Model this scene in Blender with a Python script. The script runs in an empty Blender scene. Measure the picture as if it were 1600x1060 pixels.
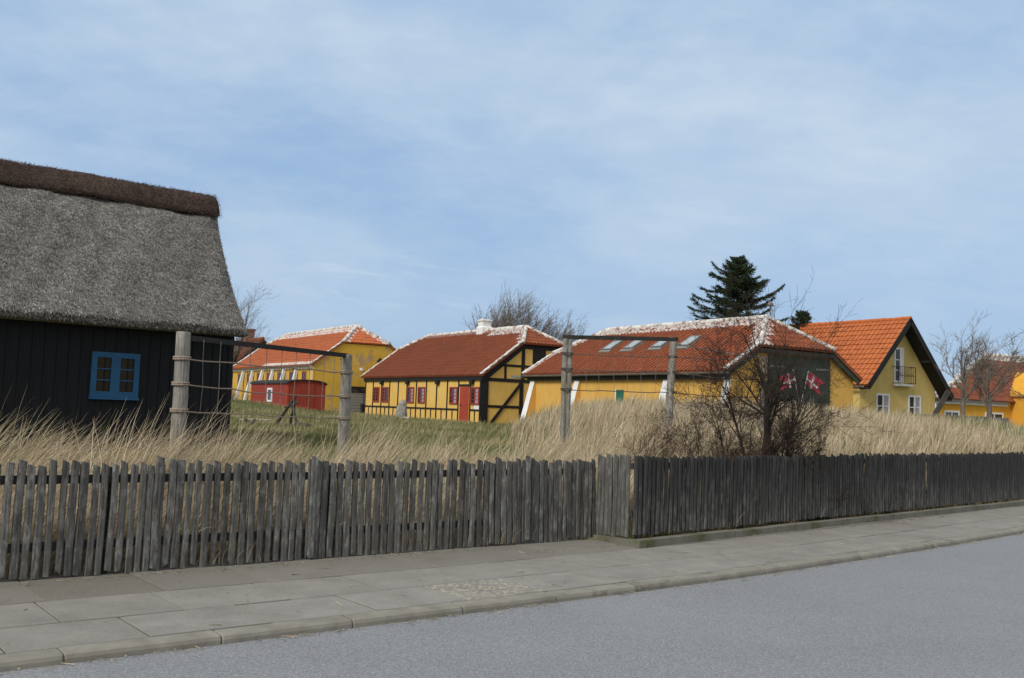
import bpy, math, random
import numpy as np
from mathutils import Vector, Matrix
random.seed(7); rng = np.random.default_rng(7)
scn = bpy.context.scene; col = scn.collection
R = math.radians
def S(r, g, b):
    f = lambda c: (c/255/12.92) if c/255 <= .04045 else ((c/255+.055)/1.055)**2.4
    return (f(r), f(g), f(b), 1)

# ------------------------------------------------------------------ camera
PITCH, ROLL = R(4.08), R(2.0)
cam = bpy.data.cameras.new('camera'); co = bpy.data.objects.new('camera', cam); col.objects.link(co)
cam.sensor_width = 36; cam.lens = 1540/1600*36; cam.clip_end = 4000
co.matrix_world = Matrix.Translation((0, 0, 1.58)) @ Matrix.Rotation(math.pi/2+PITCH, 4, 'X') @ Matrix.Rotation(ROLL, 4, 'Z')
scn.camera = co

# ------------------------------------------------------------------ materials
class NT:
    def __init__(s, name):
        s.m = bpy.data.materials.new(name); s.m.use_nodes = True
        s.n = s.m.node_tree.nodes; s.l = s.m.node_tree.links
        s.b = s.n['Principled BSDF']
    def new(s, t, **k):
        n = s.n.new(t)
        for a, v in k.items(): setattr(n, a, v)
        return n
    def link(s, a, b): s.l.new(a, b)
    def noise(s, vec, scale, detail=6, rough=.6):
        n = s.new('ShaderNodeTexNoise'); n.inputs['Scale'].default_value = scale
        n.inputs['Detail'].default_value = detail; n.inputs['Roughness'].default_value = rough
        if vec is not None: s.link(vec, n.inputs['Vector'])
        return n.outputs['Fac']
    def vec(s, stretch=(1, 1, 1), rnd=False):
        t = s.new('ShaderNodeTexCoord'); m = s.new('ShaderNodeMapping'); m.inputs['Scale'].default_value = stretch
        s.link(t.outputs['Object'], m.inputs['Vector'])
        if rnd:
            oi = s.new('ShaderNodeObjectInfo'); mu = s.new('ShaderNodeMath', operation='MULTIPLY'); mu.inputs[1].default_value = 37
            s.link(oi.outputs['Random'], mu.inputs[0]); s.link(mu.outputs[0], m.inputs['Location'])
        return m.outputs['Vector']
    def ramp(s, fac, stops):
        r = s.new('ShaderNodeValToRGB'); e = r.color_ramp.elements
        while len(e) < len(stops): e.new(.5)
        for x, (p, c) in zip(e, stops): x.position = p; x.color = c if len(c) == 4 else (*c, 1)
        s.link(fac, r.inputs[0]); return r.outputs['Color']
    def mix(s, fac, a, b, mode='MIX'):
        m = s.new('ShaderNodeMix', data_type='RGBA', blend_type=mode)
        for sock, v in ((0, fac), (6, a), (7, b)):
            if hasattr(v, 'links') or isinstance(v, bpy.types.NodeSocket): s.link(v, m.inputs[sock])
            else: m.inputs[sock].default_value = v
        return m.outputs[2]
    def mth(s, op, a, b=0.):
        m = s.new('ShaderNodeMath', operation=op)
        for i, v in enumerate((a, b)):
            if isinstance(v, bpy.types.NodeSocket): s.link(v, m.inputs[i])
            else: m.inputs[i].default_value = v
        return m.outputs[0]
    def attr(s, name, out='Fac'):
        a = s.new('ShaderNodeAttribute', attribute_name=name); return a.outputs[out]
    def bump(s, h, strength=.4, dist=.01):
        b = s.new('ShaderNodeBump'); b.inputs['Strength'].default_value = strength; b.inputs['Distance'].default_value = dist
        s.link(h, b.inputs['Height']); s.link(b.outputs[0], s.b.inputs['Normal'])
    def done(s, color, rough=.85, spec=.3):
        if isinstance(color, bpy.types.NodeSocket): s.link(color, s.b.inputs['Base Color'])
        else: s.b.inputs['Base Color'].default_value = color
        if isinstance(rough, bpy.types.NodeSocket): s.link(rough, s.b.inputs['Roughness'])
        else: s.b.inputs['Roughness'].default_value = rough
        s.b.inputs['Specular IOR Level'].default_value = spec
        return s.m

def mat2(name, c1, c2, scale, rough=.85, stretch=(1, 1, 1), lo=.3, hi=.7, bump=0, bdist=.01, rnd=0, c3=None, s3=1., t3=(.6, .68), spec=.3, bscale=None):
    """two-tone noise, optional per-object brightness and a third, patchy colour"""
    t = NT(name); v = t.vec(stretch, rnd > 0); f = t.noise(v, scale)
    c = t.ramp(f, [(lo, c1), (hi, c2)])
    if c3: c = t.mix(t.ramp(t.noise(t.vec((1, 1, 1), rnd > 0), s3, 8, .65), [(t3[0], (0, 0, 0)), (t3[1], (1, 1, 1))]), c, c3)
    if rnd:
        oi = t.new('ShaderNodeObjectInfo')
        k = t.mth('ADD', t.mth('MULTIPLY', oi.outputs['Random'], rnd), 1-rnd/2)
        cb = t.new('ShaderNodeCombineColor')
        for i in range(3): t.link(k, cb.inputs[i])
        c = t.mix(1., c, cb.outputs[0], 'MULTIPLY')
    if bump: t.bump(f if bscale is None else t.noise(v, bscale, 8, .7), bump, bdist)
    return t.done(c, rough, spec)

def wall_mat(name, base, var, patch=None, ps=.5, pt=(.62, .7)):
    t = NT(name); v = t.vec()
    c = t.ramp(t.noise(v, .8, 7), [(.3, base), (.7, var)])
    c = t.mix(.14, c, t.ramp(t.noise(t.vec((1, 1, .35)), 4, 7), [(.35, (.35, .3, .2)), (.6, (1, 1, 1))]), 'MULTIPLY')
    if patch: c = t.mix(t.ramp(t.noise(v, ps, 9, .7), [(pt[0], (0, 0, 0)), (pt[1], (.8, .8, .8))]), c, patch)
    t.bump(t.noise(v, 14, 6), .35, .02)
    return t.done(c, .9, .2)

def tile_mat(name, c1, c2, dark):
    t = NT(name); v = t.vec()
    tn = t.attr('tint', 'Fac'); c = t.mix(t.mth('ADD', t.mth('MULTIPLY', t.mth('MAXIMUM', tn, 0.), .6), .2), c1, c2)
    c = t.mix(t.ramp(t.noise(v, 1.1, 8, .65), [(.45, (0, 0, 0)), (.75, (.75, .75, .75))]), c, dark)
    c = t.mix(t.ramp(t.noise(v, 9, 5, .6), [(.5, (0, 0, 0)), (.8, (.35, .35, .35))]), c, (.12, .08, .06, 1))
    c = t.mix(t.mth('MULTIPLY', t.mth('LESS_THAN', tn, -1.), .62), c, (.085, .034, .020, 1))   # tile side laps: dark joint line plus the flank's shade painted in
    wf = t.mth('MULTIPLY', t.attr('white'), t.ramp(t.noise(v, 7, 6, .7), [(.40, (.0, .0, .0)), (.52, (.95, .95, .95))]))
    c = t.mix(wf, c, (.66, .655, .63, 1))
    t.bump(t.noise(v, 25, 4), .2, .01)
    return t.done(c, .8, .3)

def blade_mat(name):
    t = NT(name); a = t.attr('col', 'Color')
    t.b.inputs['Subsurface Weight'].default_value = 0
    m = t.done(a, .75, .25)
    tr = t.new('ShaderNodeBsdfTranslucent'); t.link(a, tr.inputs['Color'])
    mx = t.new('ShaderNodeMixShader'); mx.inputs[0].default_value = .25
    t.link(t.b.outputs[0], mx.inputs[1]); t.link(tr.outputs[0], mx.inputs[2])
    t.link(mx.outputs[0], t.n['Material Output'].inputs['Surface'])
    return m

M = {}
def build_mats():
    # road
    t = NT('asphalt'); v = t.vec()
    c = t.ramp(t.noise(v, 66, 5, .9), [(.35, (.10, .105, .113)), (.5, (.208, .214, .223)), (.65, (.39, .395, .40))])
    c = t.mix(t.ramp(t.noise(v, .35, 5), [(.35, (0, 0, 0)), (.7, (.3, .3, .3))]), c, (.225, .236, .254, 1))
    c = t.mix(.16, c, t.ramp(t.noise(t.vec((.35, .42, 1)), 1.6, 6), [(.35, (.6, .6, .6)), (.65, (1.15, 1.15, 1.15))]), 'MULTIPLY')
    t.bump(t.noise(v, 110, 3), .6, .008); M['asphalt'] = t.done(c, .85, .3)
    # slabs
    t = NT('concrete_slab'); v = t.vec()
    c = t.ramp(t.noise(v, 2.2, 9, .7), [(.3, (.195, .187, .167)), (.7, (.28, .268, .24))])
    c = t.mix(.5, c, t.ramp(t.noise(v, 120, 3), [(.3, (.6, .6, .6)), (.7, (1.3, 1.3, 1.3))]), 'MULTIPLY')
    c = t.mix(t.attr('tint'), c, (.16, .15, .128, 1))
    c = t.mix(t.mth('MULTIPLY', t.attr('white'), t.ramp(t.noise(t.vec((1.6, .8, 1)), 14, 4), [(.5, (0, 0, 0)), (.56, (1, 1, 1))])), c, (.34, .31, .24, 1))
    c = t.mix(t.ramp(t.noise(t.vec((1, 1, 1)), .9, 9, .72), [(.54, (0, 0, 0)), (.66, (.45, .45, .45))]), c, (.135, .128, .108, 1))
    c = t.mix(t.ramp(t.noise(v, 42, 2, .5), [(.66, (0, 0, 0)), (.72, (.6, .6, .6))]), c, (.40, .385, .34, 1))
    t.bump(t.noise(v, 60, 6), .3, .005); M['slab'] = t.done(c, .9, .2)
    M['joint'] = mat2('joint_sand', (.035, .033, .027), (.07, .065, .05), 30, .95)
    M['gravel_strip'] = mat2('worn_asphalt_strip', (.11, .107, .098), (.2, .19, .17), 3, .95, bump=.5, bscale=70, bdist=.01, c3=(.26, .24, .2, 1), s3=1.2)
    M['kerb'] = mat2('kerb_granite', (.17, .16, .132), (.265, .25, .21), 4, .9, bump=.5, bdist=.006, c3=(.085, .08, .055, 1), s3=2.2, t3=(.56, .72), bscale=60)
    M['edging'] = mat2('mossy_concrete', (.13, .125, .10), (.2, .19, .16), 5, .95, bump=.4, c3=(.09, .095, .045, 1), s3=2.5, t3=(.5, .62))
    # fence woods
    def wood(name, a, b, d, light, rnd, tar):
        t = NT(name); v = t.vec((1, 1, .06), True)
        f = t.noise(v, 55, 8, .7); c = t.ramp(f, [(.28, a), (.5, b), (.75, d)])
        g = t.ramp(t.noise(t.vec((1, 1, .35), True), 16, 8, .75), [(.50, (0, 0, 0)), (.66, (.85, .85, .85))])
        c = t.mix(g, c, light)
        if tar:
            sx = t.new('ShaderNodeSeparateXYZ'); tc = t.new('ShaderNodeTexCoord'); t.link(tc.outputs['Object'], sx.inputs[0])
            k = t.mth('ADD', t.mth('MULTIPLY', sx.outputs['Z'], 1.5), t.mth('MULTIPLY', t.noise(t.vec((1, 1, .2), True), 9, 6), 2.2))
            oq = t.new('ShaderNodeObjectInfo'); k = t.mth('ADD', k, t.mth('MULTIPLY', t.mth('SUBTRACT', oq.outputs['Random'], .6), 1.1))
            c = t.mix(t.ramp(t.mth('MULTIPLY', k, .42), [(.50, (0, 0, 0)), (.80, (.72, .72, .72))]), c, (.018, .018, .018, 1))
        oi = t.new('ShaderNodeObjectInfo'); k = t.mth('ADD', t.mth('MULTIPLY', oi.outputs['Random'], rnd), 1-rnd/2)
        cb = t.new('ShaderNodeCombineColor'); [t.link(k, cb.inputs[i]) for i in range(3)]
        c = t.mix(1., c, cb.outputs[0], 'MULTIPLY')
        t.bump(f, .7, .008); return t.done(c, .85, .25)
    M['picket'] = wood('weathered_picket', (.025, .024, .022), (.085, .082, .075), (.17, .165, .155), (.25, .246, .233, 1), .7, False)
    M['picket_pale'] = wood('pale_weathered_picket', (.03, .029, .027), (.095, .091, .083), (.17, .164, .15), (.21, .205, .19, 1), .45, False)
    M['picket_tar'] = wood('tarred_picket', (.02, .019, .018), (.075, .072, .067), (.15, .145, .135), (.19, .184, .174, 1), .85, True)
    M['rail'] = mat2('rail_wood', (.02, .02, .019), (.055, .052, .047), 20, .9, (1, 1, 4))
    M['post'] = wood('grey_post', (.075, .07, .062), (.2, .188, .165), (.32, .3, .265), (.38, .36, .32, 1), .15, False)
    M['bar'] = mat2('black_bar', (.012, .012, .012), (.035, .033, .03), 12, .8)
    M['rope'] = mat2('faded_rope', (.22, .17, .13), (.36, .29, .23), 40, .95)
    M['wire'] = mat2('old_twine', (.12, .11, .10), (.24, .21, .18), 40, .95)
    M['rope_dark'] = mat2('tarred_rope', (.05, .045, .04), (.13, .11, .095), 40, .95)
    # walls
    yl = (.68, .385, .065, 1)
    M['yellow'] = wall_mat('yellow_limewash', (.63, .365, .082, 1), (.70, .425, .11, 1), (.6, .4, .13, 1), .7)
    M['yellow_c'] = wall_mat('yellow_panels', (.67, .425, .105, 1), (.74, .485, .145, 1))
    M['yellow_a'] = wall_mat('flaking_yellow_limewash', (.57, .345, .045, 1), (.65, .41, .07, 1), (.34, .25, .18, 1), .75, (.53, .62))
    M['pale'] = wall_mat('pale_yellow_render', (.58, .43, .15, 1), (.63, .475, .18, 1))
    M['orange'] = wall_mat('orange_yellow_render', (.65, .33, .04, 1), (.7, .37, .05, 1))
    M['white'] = wall_mat('whitewash', (.70, .71, .71, 1), (.80, .80, .79, 1), (.5, .5, .48, 1), .9)
    M['white_paint'] = mat2('white_paint', (.7, .7, .7), (.8, .8, .79), 4, .5)
    M['timber'] = mat2('black_timber', (.010, .010, .010), (.022, .020, .019), 8, .7, (1, 1, 1), spec=.25)
    M['tar_wall'] = mat2('tarred_boards', (.004, .0045, .006), (.009, .010, .013), 6, .7, (6, 6, .3), bump=.3, spec=.25)
    M['brick'] = mat2('brown_brick', (.19, .075, .045), (.30, .12, .07), 5, .9)
    M['red_paint'] = mat2('red_paint', (.30, .042, .022), (.38, .058, .030), 5, .6, (1, 1, .3))
    M['red_shed'] = mat2('barn_red_boards', (.22, .030, .018), (.30, .044, .026), 4, .75, (5, 5, .3))
    M['red_win'] = mat2('red_window_paint', (.25, .035, .025), (.33, .05, .035), 5, .55)
    M['blue'] = mat2('blue_paint', (.010, .068, .155), (.015, .09, .20), 5, .55, (1, 1, 1))
    M['green'] = mat2('dark_green_boards', (.026, .044, .032), (.048, .070, .052), 3, .7, (7, 7, .25), c3=(.085, .105, .085, 1), s3=3)
    M['green_bright'] = mat2('green_shutter_paint', (.015, .11, .065), (.025, .15, .09), 5, .6)
    M['felt'] = mat2('roofing_felt', (.018, .018, .018), (.04, .038, .035), 6, .9)
    M['zinc'] = mat2('zinc_gutter', (.13, .125, .11), (.22, .21, .19), 5, .55)
    M['fascia'] = mat2('dark_fascia', (.022, .022, .018), (.04, .038, .03), 6, .85)
    M['greywood'] = mat2('grey_boards', (.20, .19, .175), (.32, .30, .275), 5, .85, (.4, .4, 14))
    M['greywood_v'] = mat2('grey_fence_boards', (.13, .12, .11), (.24, .225, .205), 5, .85, (14, 14, .5))
    M['iron'] = mat2('black_iron', (.012, .012, .012), (.03, .028, .026), 10, .6)
    M['hinge'] = mat2('pale_hinge', (.16, .17, .15), (.25, .26, .24), 8, .6)
    M['flag_red'] = mat2('painted_red', (.40, .030, .050), (.5, .045, .07), 7, .7)
    t = NT('dark_glass'); t.b.inputs['Specular IOR Level'].default_value = .5
    c = t.ramp(t.noise(t.vec(), 3, 3), [(.4, (.012, .012, .014)), (.65, (.05, .045, .05))]); M['glass'] = t.done(c, .06, .5)
    M['glass_brown'] = mat2('brown_glass', (.016, .010, .003), (.034, .022, .006), 3, .3, spec=.2)
    M['curtain'] = mat2('grey_curtain_behind_glass', (.25, .22, .24), (.42, .38, .40), 5, .3)
    M['skyglass'] = mat2('skylight_glass', (.26, .30, .32), (.36, .40, .42), 2, .15, spec=.6)
    # roofs
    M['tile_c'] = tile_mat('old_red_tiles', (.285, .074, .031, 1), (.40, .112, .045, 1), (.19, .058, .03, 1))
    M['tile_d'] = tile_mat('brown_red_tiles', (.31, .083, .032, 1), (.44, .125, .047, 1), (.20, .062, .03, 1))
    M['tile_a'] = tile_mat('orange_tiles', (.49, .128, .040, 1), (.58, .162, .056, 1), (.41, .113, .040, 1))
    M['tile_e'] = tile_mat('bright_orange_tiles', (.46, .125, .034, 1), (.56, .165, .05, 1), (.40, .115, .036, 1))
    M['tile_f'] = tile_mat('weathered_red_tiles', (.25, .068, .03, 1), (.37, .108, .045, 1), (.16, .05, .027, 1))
    t = NT('white_ridge_mortar'); v = t.vec()
    c = t.ramp(t.noise(v, 3.5, 8, .7), [(.40, (.30, .22, .17)), (.54, (.68, .67, .64))]); t.bump(t.noise(v, 14, 5), .6, .04); M['ridge'] = t.done(c, .9)
    M['ridge_old'] = mat2('lichen_ridge_mortar', (.30, .22, .18), (.55, .49, .44), 4, .9, bump=.5, bdist=.03)
    # thatch
    t = NT('reed_thatch'); v = t.vec()
    c = t.ramp(t.noise(v, 26, 6, .75), [(.33, (.11, .10, .09)), (.5, (.26, .243, .22)), (.68, (.44, .42, .385))])
    c = t.mix(t.ramp(t.noise(v, .7, 6, .6), [(.4, (0, 0, 0)), (.7, (.3, .3, .3))]), c, (.12, .11, .095, 1))
    t.bump(t.noise(v, 40, 6, .75), 1., .05); M['thatch'] = t.done(c, .95, .1)
    M['heather'] = mat2('heather_ridge', (.030, .018, .014), (.095, .062, .047), 18, .95, bump=1., bdist=.05)
    M['blade'] = blade_mat('grass_blades')
    # ground
    t = NT('sandy_turf'); v = t.vec()
    c = t.ramp(t.noise(v, .9, 9, .7), [(.32, (.10, .115, .04)), (.5, (.155, .155, .065)), (.7, (.26, .22, .12))])
    c = t.mix(.6, c, t.ramp(t.noise(v, 12, 6, .7), [(.3, (.5, .5, .5)), (.7, (1.3, 1.3, 1.3))]), 'MULTIPLY')
    t.bump(t.noise(v, 8, 8, .7), .7, .05); M['turf'] = t.done(c, .95, .1)
    # plants
    M['bark'] = mat2('dark_bark', (.018, .014, .012), (.05, .04, .034), 12, .9, (1, 1, .3), bump=.5)
    M['twig'] = mat2('dark_twigs', (.022, .015, .012), (.055, .038, .03), 9, .9)
    M['twig_red'] = mat2('reddish_twigs', (.045, .026, .018), (.10, .062, .045), 6, .9)
    M['bark_grey'] = mat2('grey_bark', (.085, .075, .062), (.17, .15, .125), 8, .9)
    M['twig_grey'] = mat2('grey_twigs', (.12, .10, .082), (.22, .19, .158), 3, .9)
    M['scrub'] = mat2('brown_scrub', (.12, .09, .06), (.22, .17, .12), 3, .9)
    M['needles'] = blade_mat('conifer_needles')
    M['stone'] = mat2('lichened_granite', (.16, .155, .14), (.34, .33, .30), 5, .9, bump=.8, bdist=.05, c3=(.28, .15, .03, 1), s3=1.6, t3=(.6, .66))
    M['pale_stone'] = mat2('pale_stone', (.45, .44, .42), (.6, .6, .58), 5, .9)
    M['driftwood'] = mat2('driftwood', (.03, .025, .02), (.075, .065, .055), 9, .9, (1, 1, .3), bump=.5)
    M['driftwood_pale'] = mat2('pale_driftwood', (.22, .2, .15), (.34, .31, .24), 9, .9)
build_mats()

# ------------------------------------------------------------------ mesh builder
class MB:
    def __init__(s): s.v = []; s.f = []; s.mi = []; s.a = []
    def face(s, ids, mi=0, a=(0, 0)): s.f.append(tuple(ids)); s.mi.append(mi); s.a.append(a)
    def poly(s, pts, mi=0, a=(0, 0)):
        o = len(s.v); s.v += [tuple(p) for p in pts]; s.face(range(o, o+len(pts)), mi, a)
    def box(s, x0, x1, y0, y1, z0, z1, mi=0, a=(0, 0)):
        o = len(s.v); s.v += [(x, y, z) for z in (z0, z1) for x, y in ((x0, y0), (x1, y0), (x1, y1), (x0, y1))]
        for q in ((3, 2, 1, 0), (4, 5, 6, 7), (0, 1, 5, 4), (1, 2, 6, 5), (2, 3, 7, 6), (3, 0, 4, 7)): s.face([o+i for i in q], mi, a)
    def hexa(s, p, mi=0, a=(0, 0)):      # 8 points, bottom ring then top ring
        o = len(s.v); s.v += [tuple(q) for q in p]
        for q in ((3, 2, 1, 0), (4, 5, 6, 7), (0, 1, 5, 4), (1, 2, 6, 5), (2, 3, 7, 6), (3, 0, 4, 7)): s.face([o+i for i in q], mi, a)
    def beam(s, p0, p1, w, d, up=(0, 0, 1), mi=0):  # rectangular bar p0->p1, width w along side, depth d along up
        p0, p1, up = Vector(p0), Vector(p1), Vector(up); t = (p1-p0).normalized(); sd = t.cross(up)
        if sd.length < 1e-4: sd = t.cross(Vector((1, 0, 0)))
        sd.normalize(); u = sd.cross(t)
        q = [(sx*w/2, sy*d/2) for sx, sy in ((-1, -1), (1, -1), (1, 1), (-1, 1))]
        s.hexa([p0+sd*a+u*b for a, b in q]+[p1+sd*a+u*b for a, b in q], mi)
    def prism(s, prof, ext, mi=0):       # closed polygon (3D pts) extruded by vector ext
        n = len(prof); o = len(s.v); e = Vector(ext)
        s.v += [tuple(p) for p in prof]+[tuple(Vector(p)+e) for p in prof]
        s.face([o+i for i in range(n)][::-1], mi); s.face([o+n+i for i in range(n)], mi)
        for i in range(n): j = (i+1) % n; s.face((o+i, o+j, o+n+j, o+n+i), mi)
    def path(s, pts, rads, n=5, mi=0, cap=True):
        P = [Vector(p) for p in pts]; o = len(s.v); up = Vector((.31, .17, .93))
        for i, p in enumerate(P):
            t = (P[min(i+1, len(P)-1)]-P[max(i-1, 0)])
            t = t.normalized() if t.length > 1e-9 else Vector((0, 0, 1))
            a = t.cross(up)
            if a.length < .05: a = t.cross(Vector((1, 0, 0)))
            a.normalize(); b = t.cross(a)
            for k in range(n):
                an = 2*math.pi*k/n; s.v.append(tuple(p+a*(math.cos(an)*rads[i])+b*(math.sin(an)*rads[i])))
        for i in range(len(P)-1):
            for k in range(n):
                k2 = (k+1) % n; s.face((o+i*n+k, o+i*n+k2, o+(i+1)*n+k2, o+(i+1)*n+k), mi)
        if cap:
            s.face([o+k for k in range(n)][::-1], mi); e = o+(len(P)-1)*n; s.face([e+k for k in range(n)], mi)
    def build(s, name, mats, parent=None, smooth=False, attrs=False, recalc=True):
        me = bpy.data.meshes.new(name); me.from_pydata(s.v, [], s.f)
        mats = mats if isinstance(mats, (list, tuple)) else [mats]
        for m in mats: me.materials.append(m)
        if len(mats) > 1: me.polygons.foreach_set('material_index', s.mi)
        if attrs:
            for nm, k in (('tint', 0), ('white', 1)):
                at = me.attributes.new(nm, 'FLOAT', 'FACE'); at.data.foreach_set('value', [a[k] for a in s.a])
        if smooth: me.polygons.foreach_set('use_smooth', [True]*len(me.polygons))
        me.update()
        o = bpy.data.objects.new(name, me); col.objects.link(o)
        if parent: o.parent = parent
        return o

def tag(o, label=None, cat=None, group=None, kind=None):
    for k, v in (('label', label), ('category', cat), ('group', group), ('kind', kind)):
        if v: o[k] = v
    return o
def empty(name, loc, rz, label, cat, group=None):
    o = bpy.data.objects.new(name, None); col.objects.link(o); o.location = loc; o.rotation_euler = (0, 0, rz)
    return tag(o, label, cat, group)

# ------------------------------------------------------------------ ground
TL = np.array((.786, .618)); NL = np.array((-.618, .786)); OL = np.array((-4.18, 8.32))
TR = np.array((.722, .692)); NR = np.array((-.692, .722)); OR_ = np.array((1.53, 11.98))
def sfence(x, y):
    x = np.asarray(x, float); y = np.asarray(y, float)
    sl = (x-OL[0])*NL[0]+(y-OL[1])*NL[1]; sr = (x-OR_[0])*NR[0]+(y-OR_[1])*NR[1]
    a = (x-1.3)*.755+(y-12.2)*.655; k = np.clip((a+.3)/.6, 0, 1)
    return sl*(1-k)+sr*k, a
def vnoise(x, y):
    return (np.sin(x*1.3+1.7*np.sin(y*.7))+np.sin(y*1.1+x*.4+2)+.6*np.sin(x*2.9-y*2.3+.5))/2.6
def ground(x, y):
    s, a = sfence(x, y)
    hl = np.interp(s, [0, .5, 2, 6, 12, 30, 60], [-.035, .0, .16, .42, .62, .8, .8])
    hr = np.interp(s, [0, .4, 1.2, 3, 6, 10, 15, 22, 60], [-.035, .05, .44, .72, .84, .85, .82, .8, .8])
    hf = np.interp(s, [0, .4, 1.2, 3, 6, 10, 16, 24, 60], [-.035, .06, .48, .85, 1.12, 1.25, 1.3, .95, .8])
    k = np.clip((np.asarray(x, float)+1.0)/4.2, 0, 1); k = k*k*(3-2*k)
    k2 = np.clip((a-5)/6, 0, 1)
    h = hl*(1-k)+(hr*(1-k2)+hf*k2)*k
    h = h+np.clip(s-.3, 0, 3)/3*.05*vnoise(np.asarray(x, float), np.asarray(y, float))*(np.clip((40-s)/20, 0, 1))
    h = h+.78*np.exp(-((x+16.6)**2+(y-50.5)**2)/50.)
    return np.where(s < 0, -.035+np.clip(s*4, -1, 0)*.165, h)
def gz(x, y): return float(ground(x, y))

def make_ground():
    rs = [0.]+list(np.geomspace(3., 2500, 300)); an = np.concatenate([np.linspace(-50, 50, 181), np.linspace(53, 307, 70)])
    vx = []; 
    rr, aa = np.meshgrid(rs[1:], np.radians(an), indexing='ij')
    X = rr*np.sin(aa); Y = rr*np.cos(aa); Z = ground(X, Y)
    n = len(an); v = [(0, 0, -.2)]+list(zip(X.ravel(), Y.ravel(), Z.ravel())); f = []
    for i in range(len(rs)-2):
        for j in range(n): j2 = (j+1) % n; f.append((1+i*n+j, 1+i*n+j2, 1+(i+1)*n+j2, 1+(i+1)*n+j))
    for j in range(n): f.append((0, 1+(j+1) % n, 1+j))
    me = bpy.data.meshes.new('ground'); me.from_pydata(v, [], f); me.materials.append(M['turf'])
    me.polygons.foreach_set('use_smooth', [True]*len(f))
    o = bpy.data.objects.new('ground', me); col.objects.link(o); tag(o, kind='structure')
make_ground()

# ------------------------------------------------------------------ road, kerb, pavement
KP = [np.array(p) for p in ((-30., -15.0), (-12.0, -.98), (-3.02, 6.08), (-.19, 8.32), (2.22, 10.28), (5.3, 13.08), (8.33, 15.99), (20., 27.1), (60., 66.))]
for _ in range(3): KP = [KP[0]]+[q for a, b in zip(KP, KP[1:]) for q in (a*.75+b*.25, a*.25+b*.75)]+[KP[-1]]
def off_line(P, d):
    out = []
    for i, p in enumerate(P):
        t = P[min(i+1, len(P)-1)]-P[max(i-1, 0)]; t = t/np.linalg.norm(t); out.append(p+np.array((-t[1], t[0]))*d)
    return out
class Line:
    def __init__(s, P): s.P = P; s.c = np.concatenate([[0], np.cumsum([np.linalg.norm(b-a) for a, b in zip(P, P[1:])])])
    def at(s, d, off=0.):
        i = int(np.clip(np.searchsorted(s.c, d)-1, 0, len(s.P)-2)); a, b = s.P[i], s.P[i+1]; t = (b-a)/np.linalg.norm(b-a)
        nrm = lambda u: (lambda q: np.array((-q[1], q[0]))/np.linalg.norm(q))(u)
        n0 = nrm(t if i == 0 else b-s.P[i-1]); n1 = nrm(t if i+2 >= len(s.P) else s.P[i+2]-a); k = (d-s.c[i])/max(1e-9, s.c[i+1]-s.c[i])
        return a+t*(d-s.c[i])+(n0*(1-k)+n1*k)*off
KL = Line(KP); K0 = min(range(len(KP)*50), key=lambda i: np.hypot(*(KL.at(i*.03)-np.array((-1.84, 7.03)))))*.03            # arc length zero at (-1.84,7.04)
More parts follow.
